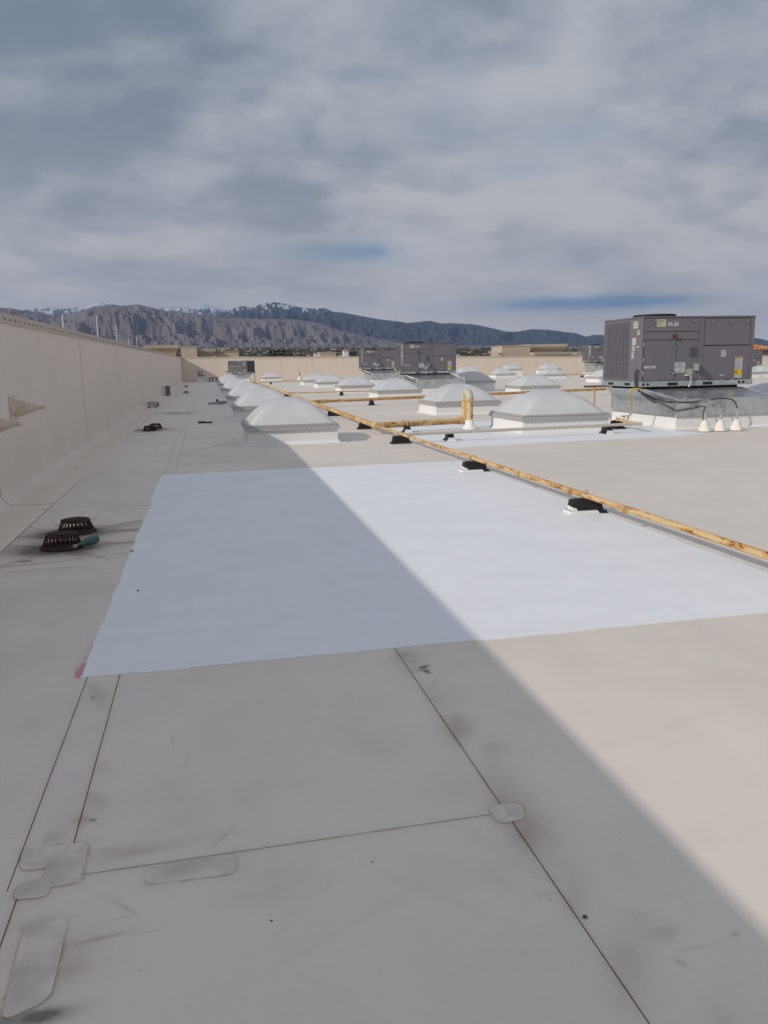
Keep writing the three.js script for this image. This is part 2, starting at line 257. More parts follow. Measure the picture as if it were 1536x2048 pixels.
{ const zs = [ZB, 10.55, 7.45, 4.35, 1.25, -1.85, -4.95]; let z = -8.05; while (z > ZF + 3) { zs.push(z); z -= 3.12; } zs.push(ZF);
  for (let i = 0; i + 1 < zs.length; i++) { const xs = [4.5, 12.6 + (i * 5.3) % 9, 34 + (i * 7.7) % 11, 58, XR]; for (let k = 0; k + 1 < xs.length; k++) sheet(xs[k], xs[k + 1], zs[i], zs[i + 1], mFar, null); } }
{ let z = -34, i = 0; while (z > ZF) { const z2 = Math.max(ZF, z - (i % 2 ? 7.4 : 9.1)); sheet(-2.7, -0.62, z, z2, mFar, null); sheet(-0.62, 1.07, z, Math.max(ZF, z2), mFar, null, [1, 1, i % 3 ? 1 : 0, 1]); sheet(1.07, 4.5, z, z2, mFar, null); z = z2; i++; } }
// patches
patchQuads.forEach((q, i) => {
  const g = new THREE.ExtrudeGeometry(q.sh, { depth: 0.0012 + i * 0.0006, bevelEnabled: true, bevelSize: 0.0008, bevelThickness: 0.0006, bevelSegments: 1 }).rotateX(-Math.PI / 2); planarUV(g, 0, 0.5, 0, 0.5);
  mesh('membrane_patch', g, mPatch, roof);
});
for (const [px, py, w, d] of [[95, 1019, 0.22, 0.12], [290, 1010, 0.16, 0.1], [250, 1104, 0.16, 0.1], [455, 890, 0.7, 0.5], [548, 903, 0.3, 0.12], [398, 897, 0.35, 0.1]]) { const p = onY(px, py); const g = rbox(p.x - w / 2, p.x + w / 2, 0.0005, 0.004, p.z - d / 2, p.z + d / 2, 0.0016, 1); planarUV(g, 0, 0.5, 0, 0.5); mesh('membrane_patch', g, mPatch, roof); }
// white coating
function coat(pts, wob, h, seed) {
  const r = rng(seed), s = new THREE.Shape(); let first = true;
  for (let i = 0; i < pts.length; i++) { const a = pts[i], b = pts[(i + 1) % pts.length], L = Math.hypot(b[0] - a[0], b[1] - a[1]), n = Math.max(2, Math.round(L / 0.05)), nx = -(b[1] - a[1]) / L, nz = (b[0] - a[0]) / L;
    for (let k = 0; k < n; k++) { const t = k / n, o = (fbm(t * L * 2.2 + seed * 7 + i * 31, 3.3, 4) - 0.5) * wob + (r() - 0.5) * wob * 0.16; const x = mix(a[0], b[0], t) + nx * o, z = mix(a[1], b[1], t) + nz * o; first ? s.moveTo(x, -z) : s.lineTo(x, -z); first = false; } }
  const g = new THREE.ExtrudeGeometry(s, { depth: h, bevelEnabled: false }).rotateX(-Math.PI / 2); return planarUV(g, 0, 5, 0, 5);
}
mesh('white_coating', coat([[-0.755, -4.33], [4.16, -4.30], [4.16, -12.82], [-0.75, -12.80]], 0.035, 0.004, 1), mCoat, roof, 'bright white coated rectangle on the tan membrane');
mesh('white_coating', coat([[4.32, -14.75], [6.9, -15.15], [9.6, -15.2], [10.75, -15.5], [10.6, -16.5], [10.4, -21.5], [4.4, -21.2]], 0.08, 0.004, 2), mCoat, roof, 'white coating around the vent pipe and the skylight beside it');

// ---------------------------------------------------------------- parapets
const mWallTex = tex(1024, 512, (u, v) => { const n = fbm(u * 6, v * 5, 5), st = fbm(u * 60, v * 2.2, 4), d = 1 + (n - 0.5) * 0.10 + (st - 0.5) * 0.05; return [toS(0.79 * d), toS(0.685 * d), toS(0.59 * d)]; });
const mWall = new THREE.MeshStandardMaterial({ map: mWallTex, roughness: 0.7, bumpScale: 0.012, bumpMap: tex(512, 256, (u, v) => { const q = 255 * (fbm(u * 7, v * 3, 4) * 0.7 + fbm(u * 26, v * 2.2 + 5, 3) * 0.3); return [q, q, q]; }, false) });
const mWallFar = new THREE.MeshStandardMaterial({ roughness: 0.8, map: tex(512, 256, (u, v) => { const st = fbm(u * 40, v * 2.2, 4), d = 1 + (st - 0.5) * 0.10; return [toS(0.72 * d), toS(0.62 * d), toS(0.525 * d)]; }) });
const mCoping = new THREE.MeshStandardMaterial({ color: new THREE.Color().setRGB(0.54, 0.455, 0.37), roughness: 0.55 });
const mScrew = std(0.10, 0.09, 0.085, 0.5, 0.3);
const mBead = std(0.27, 0.22, 0.19, 0.95);
const mCore = std(0.40, 0.33, 0.28, 0.9);
const wallH = (z) => 2.41 + 0.0057 * (-11 - z) - 0.005;
{
  const wall = thing('parapet_wall', 'long tan parapet wall in shade running beside the roof drains', 'wall', 'roof parapets');
  mesh('wall_core', hexa([V(-3.0, -9.6, ZB), V(-2.57, -9.6, ZB), V(-2.57, -9.6, ZF - 0.4), V(-3.0, -9.6, ZF - 0.4)], [V(-3.0, wallH(ZB) - 0.03, ZB), V(-2.57, wallH(ZB) - 0.03, ZB), V(-2.57, wallH(ZF) - 0.03, ZF - 0.4), V(-3.0, wallH(ZF) - 0.03, ZF - 0.4)]), mCore, wall);
  const zs = []; let z = -10.45; while (z < ZB) z += 3.85; while (z > ZF) { zs.push(z); z -= 3.85; } zs.push(ZF + 0.02);
  for (let i = 0; i + 1 < zs.length; i++) {
    const a = zs[i], b = zs[i + 1], gap = 0.004, lap = (i % 2) * 0.003;
    // profile in x-y: wall face, cove, foot lying on the roof
    const prof = (zz) => { const p = [[-2.556 + lap, wallH(zz) - 0.12], [-2.553 + lap, 0.42], [-2.548 + lap, 0.24]]; for (let k = 0; k <= 8; k++) { const t = k / 8 * Math.PI / 2; p.push([-2.545 + lap + 0.16 * (1 - Math.cos(t)), 0.004 + lap * 0.5 + 0.16 * (1 - Math.sin(t))]); } p.push([-2.15, 0.0038 + lap * 0.5]); p.push([-1.945 + 0.01 * Math.sin(zz * 3), 0.0036 + lap * 0.5]); p.push([-1.94 + 0.01 * Math.sin(zz * 3), 0.0006]); return p; };
    const pa = prof(a - gap), pb = prof(b + gap), quads = []; for (let k = 0; k + 1 < pa.length; k++) quads.push([V(pa[k][0], pa[k][1], a - gap), V(pa[k + 1][0], pa[k + 1][1], a - gap), V(pb[k + 1][0], pb[k + 1][1], b + gap), V(pb[k][0], pb[k][1], b + gap)]);
    const g = toCreasedNormals(poly(quads), 0.9); const p = g.attributes.position, u = g.attributes.uv; for (let k = 0; k < p.count; k++) u.setXY(k, p.getZ(k) / 6 + i * 0.37, (p.getY(k) - p.getX(k)) / 3);
    mesh('membrane_panel', g, mWall, wall);
    mesh('seam_bead', [box(-1.944, -1.936, 0.0004, 0.0032, a - gap, b + gap), box(-2.3, -1.94, 0.0042, 0.0072, b - 0.004, b + 0.004)], mBead, wall);
  }
  // coping: lengths of bent metal with a row of screws on the face
  const zc = []; for (let q = 13.6; q > ZF; q -= 3.05) zc.push(q); zc.push(ZF);
  for (let i = 0; i + 1 < zc.length; i++) {
    const a = zc[i] - 0.004, b = zc[i + 1] + 0.004, ha = wallH(a), hb = wallH(b);
    const c = mesh('coping_length', hexa([V(-3.06, ha - 0.16, a), V(-2.535, ha - 0.135, a), V(-2.535, hb - 0.135, b), V(-3.06, hb - 0.16, b)], [V(-3.06, ha + 0.02, a), V(-2.535, ha, a), V(-2.535, hb, b), V(-3.06, hb + 0.02, b)]), mCoping, wall);
    if (a > -46) { const sc = []; for (let k = 0; k < 10; k++) { const q = a - 0.15 - k * 0.305; if (q < b) break; sc.push(new THREE.SphereGeometry(0.014, 8, 4, 0, Math.PI * 2, 0, Math.PI / 2).rotateZ(-Math.PI / 2).translate(-2.535, wallH(q) - 0.075, q)); } mesh('screws', sc, mScrew, c); }
  }
}
const farTop = (x) => 2.91 - 0.0142 * (x + 2.55);
{
  const wall = thing('parapet_wall', 'sunlit tan parapet wall closing off the far end of the roof', 'wall', 'roof parapets');
  const xs = []; for (let x = -2.54; x < XR; x += 3.85) xs.push(x); xs.push(XR);
  mesh('wall_core', hexa([V(-2.56, -9.6, ZF - 0.03), V(XR, -9.6, ZF - 0.03), V(XR, -9.6, ZF - 0.45), V(-2.56, -9.6, ZF - 0.45)], [V(-2.56, farTop(-2.56) - 0.05, ZF - 0.03), V(XR, farTop(XR) - 0.05, ZF - 0.03), V(XR, farTop(XR) - 0.05, ZF - 0.45), V(-2.56, farTop(-2.56) - 0.05, ZF - 0.45)]), mWallFar, wall);
  for (let i = 0; i + 1 < xs.length; i++) { const a = xs[i] + 0.008, b = xs[i + 1] - 0.008, t = (i % 2) * 0.004; const g = hexa([V(a, 0.02, ZF + t), V(b, 0.02, ZF + t), V(b, 0.02, ZF - 0.028), V(a, 0.02, ZF - 0.028)], [V(a, farTop(a) - 0.16, ZF + t), V(b, farTop(b) - 0.16, ZF + t), V(b, farTop(b) - 0.16, ZF - 0.028), V(a, farTop(a) - 0.16, ZF - 0.028)]); const u = g.attributes.uv; for (let k = 0; k < u.count; k++) u.setXY(k, u.getX(k) / 6 + i * 0.31, u.getY(k) / 3); mesh('membrane_panel', g, mWallFar, wall); }
  for (let x = -2.54; x < XR; x += 6.1) { const a = x, b = Math.min(XR, x + 6.09); mesh('coping_length', hexa([V(a, farTop(a) - 0.17, ZF + 0.03), V(b, farTop(b) - 0.17, ZF + 0.03), V(b, farTop(b) - 0.17, ZF - 0.48), V(a, farTop(a) - 0.17, ZF - 0.48)], [V(a, farTop(a), ZF + 0.03), V(b, farTop(b), ZF + 0.03), V(b, farTop(b) + 0.02, ZF - 0.48), V(a, farTop(a) + 0.02, ZF - 0.48)]), mCoping, wall); }
}

// ---------------------------------------------------------------- skylights
const mCurb = new THREE.MeshStandardMaterial({ roughness: 0.6, map: tex(256, 256, (u, v) => { const n = fbm(u * 6, v * 6, 5), d = 1 + (n - 0.5) * 0.09; return [toS(0.80 * d), toS(0.79 * d), toS(0.775 * d)]; }) });
const mAlu = new THREE.MeshStandardMaterial({ roughness: 0.5, metalness: 0.35, map: tex(256, 256, (u, v) => { const n = fbm(u * 4, v * 20, 4), d = 1 + (n - 0.5) * 0.25; return [toS(0.50 * d), toS(0.485 * d), toS(0.475 * d)]; }) });
const mDome = new THREE.MeshPhysicalMaterial({ color: new THREE.Color().setRGB(1, 1, 1), map: tex(256, 256, (u, v) => { const n = fbm(u * 5, v * 5, 5), st = fbm(u * 30, v * 3, 3), d = 1 + (n - 0.5) * 0.16 + (st - 0.5) * 0.06; return [toS(0.69 * d), toS(0.70 * d), toS(0.705 * d)]; }), roughness: 0.32, clearcoat: 0.35, clearcoatRoughness: 0.25, transmission: 0.12, thickness: 0, side: THREE.DoubleSide });
const mDark = std(0.012, 0.012, 0.013, 0.75);
function domeGeo(w, d, h) {
  const N = 44, p = [], idx = [], uv = [];
  for (let j = 0; j <= N; j++) for (let i = 0; i <= N; i++) {
    const u = Math.sin((i / N - 0.5) * Math.PI) * 0.65 + (i / N * 2 - 1) * 0.35, v = Math.sin((j / N - 0.5) * Math.PI) * 0.65 + (j / N * 2 - 1) * 0.35;
    const mx = Math.max(Math.abs(u), Math.abs(v)), ne = 2.4 + 16 * mx * mx, m = Math.pow(Math.pow(Math.abs(u), ne) + Math.pow(Math.abs(v), ne), 1 / ne), mm = Math.min(1, m);
    let y = h * (1 - Math.pow(mm, 2.25)); if (Math.abs(u) > Math.abs(v) * 1.03 && mm < 0.97) y += 0.0035 * Math.sin(v * d / 2 * 52) * sst(0.25, 0.6, Math.abs(u));
    p.push(u * w / 2, Math.max(0, y), v * d / 2); uv.push(i / N, j / N);
  }
  for (let j = 0; j < N; j++) for (let i = 0; i < N; i++) { const a = j * (N + 1) + i, b = a + 1, c = a + N + 1, e = c + 1; idx.push(a, c, b, b, c, e); }
  const g = new THREE.BufferGeometry(); g.setAttribute('position', new THREE.Float32BufferAttribute(p, 3)); g.setAttribute('uv', new THREE.Float32BufferAttribute(uv, 2)); g.setIndex(idx); g.computeVertexNormals(); return g;
}
function makeSkylight(w, d, ch, label) {                                  // origin: front-left corner of the curb on the roof
  const t = thing('domed_skylight', label, 'skylight', 'domed roof skylights');
  const f = 0.06, s = 0.17;
  mesh('curb', [frustum([0, w, 0, -d], 0.06, [0.012, w - 0.012, -0.012, -d + 0.012], ch), frustum([-f, w + f, f, -d - f], 0.0015, [0, w, 0, -d], 0.062)], mCurb, t);
  mesh('curb_skirt', rbox(-s, w + s, 0.0005, 0.0062, s, -d - s, 0.002, 1), mCurb, t);
  const o = 0.045;
  const fl = mesh('flange', [box(-o, w + o, ch - 0.07, ch + 0.012, o, o - 0.012), box(-o, w + o, ch - 0.07, ch + 0.012, -d - o, -d - o + 0.012), box(-o, -o + 0.012, ch - 0.07, ch + 0.012, o - 0.013, -d - o + 0.013), box(w + o - 0.012, w + o, ch - 0.07, ch + 0.012, o - 0.013, -d - o + 0.013), box(-o + 0.012, w + o - 0.012, ch + 0.001, ch + 0.010, o - 0.013, -d - o + 0.013)], mAlu, t);
  const sc = []; for (let k = 0; k < 5; k++) { const q = w * (k + 0.5) / 5; sc.push(new THREE.SphereGeometry(0.011, 6, 4).scale(1, 1, 0.5).translate(q, ch - 0.035, o)); sc.push(new THREE.SphereGeometry(0.011, 6, 4).scale(0.5, 1, 1).translate(-o, ch - 0.035, -d * (k + 0.5) / 5)); } mesh('screws', sc, mScrew, fl);
  const i = 0.012, y1 = ch + 0.0125, y2 = ch + 0.058, b = 0.05;
  mesh('retaining_frame', [rbox(-i, w + i, y1, y2, i, i - b, 0.006), rbox(-i, w + i, y1, y2, -d - i, -d - i + b, 0.006), rbox(-i, b - i, y1, y2 - 0.001, i - b, -d - i + b, 0.006), rbox(w + i - b, w + i, y1, y2 - 0.001, i - b, -d - i + b, 0.006)], mAlu, t);
  mesh('dome', domeGeo(w - 0.075, d - 0.075, 0.55).translate(w / 2, ch + 0.052, -d / 2), mDome, t);
  return t;
}
const sky1 = makeSkylight(1.92, 2.1, 0.37, 'white domed skylight crossed by the parapet shadow, first in its row past the white rectangle'); sky1.position.set(0.82, 0, -16.9);
const ord = ['first', 'second', 'third', 'fourth', 'fifth', 'sixth', 'seventh'];
[[0.86, -25.4], [0.90, -34.6], [0.92, -47.3], [0.98, -61], [1.06, -73.2]].forEach(([x, z], i) => dup(sky1, [x, 0, z], `white domed skylight in the row beside the parapet walkway, ${ord[i + 1]} past the white rectangle`));
const sky2 = makeSkylight(2.15, 2.1, 0.37, 'domed skylight with white curb standing on white coating beside the yellow vent pipe'); sky2.position.set(7.08, 0, -17.1);
[[7.18, -24.5, 'domed skylight directly behind the yellow gooseneck vent pipe'], [7.97, -37, 'domed skylight behind the rusty branch pipe, in front of the cable conduits'], [7.92, -47.2, 'domed skylight with a small black pipe support at its corner'], [8.12, -58.8, 'domed skylight in the middle of three overlapping ones near the far wall'], [8.12, -67.4, 'domed skylight rearmost of three overlapping ones near the far wall'], [6.35, -91, 'lone domed skylight against the far tan wall beside the small air unit'],
  [15.5, -37.8, 'domed skylight right behind the one on white coating'], [29.3, -78, 'domed skylight alone before the far wall below the plain parapet block'], [30.6, -69, 'domed skylight below the corniced parapet, front of two'], [28.3, -54, 'domed skylight tucked behind the grille of the large air unit'], [41.9, -82, 'domed skylight under the partly hidden distant air unit'], [44.9, -58, 'domed skylight behind the large unit under the terracotta roof'], [42.2, -57.2, 'domed skylight half hidden by the large air unit, left of its twin'],
].forEach(([x, z, l]) => dup(sky2, [x, 0, z], l));
const skyR = dup(sky2, [14.15, 0, -17.9], 'dark ribbed domed skylight lying in the shadow of the large air unit');
const skyS = makeSkylight(2.15, 2.1, 0.55, 'domed skylight darkened by the shadow of an air unit'); skyS.position.set(14.05, 0, -43.3);
const sky3 = makeSkylight(2.15, 2.1, 0.72, 'domed skylight on a taller curb behind the shadowed skylight'); sky3.position.set(21.4, 0, -66);
dup(sky3, [35, 0, -90], 'domed skylight just peeking over the lone one before the far wall'); dup(sky3, [36.3, 0, -82], 'domed skylight below the corniced parapet, rear of two');

// ---------------------------------------------------------------- rooftop air units
const mCab = new THREE.MeshStandardMaterial({ roughness: 0.6, map: tex(256, 256, (u, v) => { const n = fbm(u * 5, v * 5, 5), d = 1 + (n - 0.5) * 0.10; return [toS(0.165 * d), toS(0.157 * d), toS(0.178 * d)]; }) });
mCab.bumpMap = tex(256, 256, (u, v) => { const q = 255 * fbm(u * 4, v * 4, 3); return [q, q, q]; }, false); mCab.bumpScale = 0.006;
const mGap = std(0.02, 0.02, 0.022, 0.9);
const galvFn = (s) => tex(512, 512, (u, v) => { const n = fbm(u * 7 + s, v * 7, 5), sp = vn(u * 90, v * 90), d = 1 + (n - 0.5) * 0.45 + (sp - 0.5) * 0.08; return [toS(0.60 * d), toS(0.62 * d), toS(0.635 * d)]; });
const mGalv = new THREE.MeshStandardMaterial({ roughness: 0.28, metalness: 0.88, map: galvFn(0) });
mGalv.bumpMap = tex(256, 256, (u, v) => { const n = fbm(u * 3, v * 3, 3) * 255; return [n, n, n]; }, false); mGalv.bumpScale = 0.01;
const mRail = new THREE.MeshStandardMaterial({ color: new THREE.Color().setRGB(0.40, 0.42, 0.43), roughness: 0.5, metalness: 0.4 });
const mCable = std(0.045, 0.045, 0.05, 0.5), mGreyCable = std(0.32, 0.32, 0.32, 0.6), mSteel = std(0.55, 0.56, 0.57, 0.35, 0.7);
function label(w, h, draw) { const c = document.createElement('canvas'); c.width = w; c.height = h; const x = c.getContext('2d'); draw(x, w, h); const t = new THREE.CanvasTexture(c); t.colorSpace = THREE.SRGBColorSpace; return new THREE.MeshStandardMaterial({ map: t, roughness: 0.5 }); }
const lines = (x, w, y0, y1, n, col, seed, x0 = 0.08, x1 = 0.92) => { const r = rng(seed); x.fillStyle = col; for (let i = 0; i < n; i++) { const y = y0 + (y1 - y0) * i / n; let q = x0 * w; while (q < x1 * w * (0.6 + 0.4 * r())) { const l = w * (0.02 + r() * 0.07); x.fillRect(q, y, l, (y1 - y0) / n * 0.45); q += l + w * 0.02; } } };
const stick = {
  green: label(128, 96, (x, w, h) => { x.fillStyle = '#b9bd9c'; x.fillRect(0, 0, w, h); lines(x, w, 10, 40, 3, '#3c4034', 1); lines(x, w, 46, 80, 4, '#555a48', 2, 0.08, 0.7); }),
  wide: label(128, 48, (x, w, h) => { x.fillStyle = '#b9b6bb'; x.fillRect(0, 0, w, h); lines(x, w, 5, 40, 4, '#77747a', 3, 0.05, 0.42); lines(x, w, 5, 40, 4, '#77747a', 4, 0.62, 0.95); x.fillStyle = '#111'; x.fillRect(58, 4, 12, 28); x.fillRect(62, 34, 5, 8); }),
  strip: label(128, 32, (x, w, h) => { x.fillStyle = '#b4b1b4'; x.fillRect(0, 0, w, h); x.fillStyle = '#333'; x.fillRect(54, 12, 10, 7); x.fillRect(70, 10, 10, 11); }),
  big: label(128, 128, (x, w, h) => { x.fillStyle = '#b6b6ba'; x.fillRect(0, 0, w, h); x.fillStyle = '#222'; x.fillRect(52, 6, 9, 12); x.fillRect(76, 8, 10, 8); lines(x, w, 26, 58, 5, '#77777c', 5); x.fillStyle = '#55555a'; x.fillRect(0, 62, w, 3); x.fillStyle = '#333'; x.fillRect(66, 82, 8, 14); lines(x, w, 104, 124, 3, '#77777c', 6); }),
  small: label(64, 80, (x, w, h) => { x.fillStyle = '#c4c2c4'; x.fillRect(0, 0, w, h); lines(x, w, 6, 74, 6, '#4d4d52', 7, 0.08, 0.6); x.fillStyle = '#222'; x.fillRect(44, 8, 12, 22); x.fillRect(44, 48, 12, 12); }),
  red: label(64, 128, (x, w, h) => { x.fillStyle = '#c9c5c5'; x.fillRect(0, 0, w, h); x.fillStyle = '#b4543f'; x.fillRect(0, 0, w, 14); lines(x, w, 22, 120, 9, '#8a8688', 8); }),
  guide: label(128, 384, (x, w, h) => { x.fillStyle = '#b3b2b4'; x.fillRect(0, 0, w, h); x.fillStyle = '#c0a255'; x.fillRect(0, 0, w, 36); lines(x, w, 8, 30, 1, '#8a6f2a', 9); lines(x, w, 48, 120, 6, '#8f8e92', 10); lines(x, w, 140, 226, 5, '#707076', 11); x.fillStyle = '#d9b400'; x.fillRect(0, 236, w, 90); x.fillStyle = '#1c1608'; x.fillRect(10, 256, 34, 26); lines(x, w, 292, 320, 2, '#8d7400', 12); x.fillStyle = '#b9b5b2'; x.fillRect(0, 330, w, 54); x.fillStyle = '#9a7b62'; x.fillRect(8, 350, w - 16, 5); }),
  blue: label(128, 40, (x, w, h) => { x.fillStyle = '#b6b8bd'; x.fillRect(0, 0, w, h); x.fillStyle = '#274a8c'; x.fillRect(0, 0, 44, 10); x.fillRect(98, 0, 30, 10); lines(x, w, 14, 38, 4, '#84868c', 13); }),
};
const FW = 2.95, FH = 1.62, FD = 1.85;
const fx = (c) => (c - 430) / 1000 * FW, fy = (c) => (765 - c) / 625 * FH;
function makeUnit(labelText) {                                            // origin: front-left bottom corner of the base rail
  const t = thing('rooftop_air_unit', labelText, 'air conditioner', 'rooftop air units');
  const rail = mesh('base_rail', [rbox(-0.03, FW + 0.02, 0, 0.128, 0.02, -FD - 0.02, 0.008)], mRail, t);
  for (const g of [box(fx(660), fx(750), 0.02, 0.09, 0.0225, 0.01), box(fx(978), fx(1065), 0.02, 0.09, 0.0225, 0.01), box(-0.0325, -0.02, 0.03, 0.09, -0.45, -0.70), box(-0.0325, -0.02, 0.03, 0.09, -1.25, -1.5)]) mesh('lifting_hole', g, mGap, rail);
  for (const c of [447, 485, 1312, 1348]) mesh('lifting_hole', new THREE.CylinderGeometry(0.032, 0.032, 0.01, 14).rotateX(Math.PI / 2).translate(fx(c), 0.06, 0.019), mGap, rail);
  mesh('cabinet', [box(0.015, FW - 0.015, 0.128, FH - 0.03, -0.014, -FD + 0.015)], mGap, t);
  const Tk = (x0, x1, y0, y1, d = 0.0) => rbox(x0, x1, y0, y1, d, -0.02, 0.003, 1);
  for (const g of [box(0, 0.02, 0.13, FH - 0.03, 0, -0.6), box(FW - 0.09, FW, 0.13, FH - 0.03, 0.001, -0.1), box(1.475, 1.585, 0.13, FH - 0.03, 0.001, -0.02)]) mesh('corner_post', g, mCab, t);
  mesh('end_panel', box(FW - 0.02, FW, 0.13, FH - 0.03, -0.1, -FD), mCab, t); mesh('rear_panel', box(0.021, FW - 0.021, 0.13, FH - 0.03, -FD + 0.014, -FD), mCab, t);
  mesh('roof_cap', [rbox(-0.015, FW + 0.015, FH - 0.034, FH, 0.015, -FD - 0.015, 0.008)], mCab, t);
  const upper = mesh('access_panel', Tk(0.03, 1.465, 1.275, 1.575), mCab, t), mid = mesh('access_panel', Tk(0.03, 1.465, 1.085, 1.262), mCab, t), door = mesh('access_door', Tk(0.045, 0.875, 0.14, 1.072), mCab, t), vent = mesh('access_panel', Tk(0.89, 1.465, 0.14, 1.072), mCab, t);
  const lower = mesh('access_panel', [Tk(1.595, 2.85, 0.14, 0.925)], mCab, t), hatch = mesh('access_panel', Tk(1.625, 2.83, 0.945, 1.555, 0.006), mCab, t);
  mesh('panel_surround', [box(1.595, 1.613, 0.94, 1.58, 0, -0.02), box(2.843, 2.857, 0.94, 1.58, 0, -0.02), box(1.613, 2.843, 1.567, 1.585, 0, -0.02)], mCab, t);
  const knob = (p, x, y, z = 0) => { const k = mesh('knob', new THREE.CylinderGeometry(0.02, 0.024, 0.035, 12).rotateX(Math.PI / 2).translate(x, y, z + 0.017), mGap, p); mesh('knob_cap', new THREE.SphereGeometry(0.019, 10, 6).scale(1, 1, 0.5).translate(x, y, z + 0.036), mSteel, p); return k; };
  for (const c of [517, 695, 868]) knob(upper, fx(c), fy(185)); for (const c of [1028, 1190, 1350]) knob(hatch, fx(c), fy(195), 0.006); knob(door, fx(706), fy(420)); knob(door, fx(700), fy(650));
  const sw = mesh('disconnect_switch', [new THREE.CylinderGeometry(0.045, 0.05, 0.05, 18).rotateX(Math.PI / 2).translate(fx(705), fy(318), 0.024), rbox(fx(705) - 0.014, fx(705) + 0.014, fy(318) - 0.045, fy(318) + 0.045, 0.045, 0.085, 0.006)], std(0.14, 0.025, 0.03, 0.45), mid);
  for (let k = 0; k < 7; k++) mesh('vent_slat', box(fx(845), fx(905), 0, 0.014, 0, 0.018).rotateX(0.5).translate(0, fy(500) + 0.006 + k * 0.033, 0.004), mCab, vent);
  for (const y of [0.32, 0.62, 0.98]) mesh('hinge', rod(V(0.034, y - 0.05, 0.006), V(0.034, y + 0.05, 0.006), 0.011, 0.011, 8), mSteel, door);
  // coil side
  const gz0 = -0.60, gz1 = -FD + 0.06, gy0 = 0.19, gy1 = FH - 0.1;
  mesh('coil', box(0.03, 0.05, gy0, gy1, gz0, gz1), std(0.12, 0.115, 0.12, 0.8), t);
  mesh('coil_frame', [box(0, 0.03, 0.13, gy0, gz0 + 0.01, gz1 - 0.05), box(0, 0.03, gy1, FH - 0.034, gz0 + 0.01, gz1 - 0.05), box(0.0, 0.03, gy0, gy1, gz1, gz1 - 0.06), box(0.0, 0.03, gy0, gy1, gz0 + 0.01, gz0)], mCab, t);
  const gr = mesh('coil_guard', box(0.022, 0.028, gy0, gy1, gz0 - 0.0, gz0 - 0.01), mCab, t);
  for (let k = 1; k < 8; k++) { const z = mix(gz0, gz1, k / 8); mesh('guard_bar', box(-0.012, 0.022, gy0, gy1, z - 0.011, z + 0.011), mCab, gr); }
  const lv = []; for (let k = 0; k < 44; k++) { const y = gy0 + (gy1 - gy0) * (k + 0.5) / 44; lv.push(box(0.003, 0.02, y - 0.0115, y + 0.0115, gz0, gz1)); } const lm = mesh('louvers', lv, mCab, gr); lm.userData.kind = 'stuff';
  // condenser fan guard
  const fan = mesh('fan_guard', [new THREE.TorusGeometry(0.48, 0.028, 8, 40).rotateX(Math.PI / 2).translate(0.85, FH + 0.055, -0.95), new THREE.CylinderGeometry(0.47, 0.5, 0.05, 40, 1, true).translate(0.85, FH + 0.025, -0.95)], mDark, t);
  const wires = []; for (let k = 0; k < 4; k++) wires.push(new THREE.TorusGeometry(0.1 + 0.1 * k, 0.007, 6, 32).rotateX(Math.PI / 2).translate(0.85, FH + 0.085 - k * 0.004, -0.95)); for (let k = 0; k < 8; k++) { const a = k / 8 * Math.PI * 2; wires.push(rod(V(0.85, FH + 0.088, -0.95), V(0.85 + 0.5 * Math.cos(a), FH + 0.05, -0.95 + 0.5 * Math.sin(a)), 0.008, 0.008, 6)); } mesh('guard_wires', wires, mDark, fan); mesh('fan_blades', Array.from({ length: 4 }, (_, k) => box(0.05, 0.42, 0, 0.01, -0.1, 0.1).rotateX(0.4).rotateY(k * Math.PI / 2).translate(0.85, FH + 0.03, -0.95)), mGap, fan);
  // stickers
  const st = (m, c0, c1, r0, r1, z = 0.0045) => mesh('sticker', new THREE.PlaneGeometry(fx(c1) - fx(c0), fy(r0) - fy(r1)).translate((fx(c0) + fx(c1)) / 2, (fy(r0) + fy(r1)) / 2, z), m, t);
  st(stick.green, 545, 627, 168, 233); st(stick.wide, 643, 737, 192, 226); st(stick.strip, 445, 552, 577, 600); st(stick.big, 720, 815, 550, 643); st(stick.small, 826, 882, 612, 657); st(stick.small, 1132, 1180, 448, 506); st(stick.guide, 1266, 1336, 510, 705); st(stick.strip, 1130, 1168, 667, 681); st(stick.blue, 1068, 1120, 720, 747, 0.0235); st(stick.blue, 1180, 1290, 716, 747, 0.0235);
  const sl = (m, z, y, w, h) => mesh('sticker', new THREE.PlaneGeometry(w, h).rotateY(-Math.PI / 2).translate(-0.003, y, z), m, t);
  sl(stick.small, -0.33, 1.44, 0.21, 0.16); sl(stick.green, -0.2, 1.26, 0.11, 0.11); sl(stick.red, -0.38, 1.07, 0.16, 0.18); sl(stick.small, -0.40, 0.90, 0.12, 0.12); sl(stick.strip, -0.2, 0.93, 0.11, 0.05); sl(stick.small, -0.42, 0.74, 0.12, 0.15);
  // side junction: box, bracket and short conduit on the front
  const j = mesh('junction_bracket', [poly([[V(1.36, 0.36, 0.005), V(1.36, 0.36, 0.22), V(1.36, 0.52, 0.22), V(1.36, 0.52, 0.005)], [V(1.36, 0.36, 0.22), V(1.50, 0.36, 0.005), V(1.50, 0.52, 0.005), V(1.36, 0.52, 0.22)], [V(1.36, 0.52, 0.005), V(1.36, 0.52, 0.22), V(1.50, 0.52, 0.005)], [V(1.36, 0.36, 0.22), V(1.36, 0.36, 0.005), V(1.50, 0.36, 0.005)]])], mRail, t);
  mesh('drain_trap', [tube([V(1.12, 0.25, 0.0), V(1.15, 0.25, 0.06), V(1.24, 0.25, 0.075), V(1.25, 0.2, 0.075), V(1.25, 0.08, 0.075), V(1.22, -0.02, 0.06)], 0.022, 30, 8)], mSteel, t);
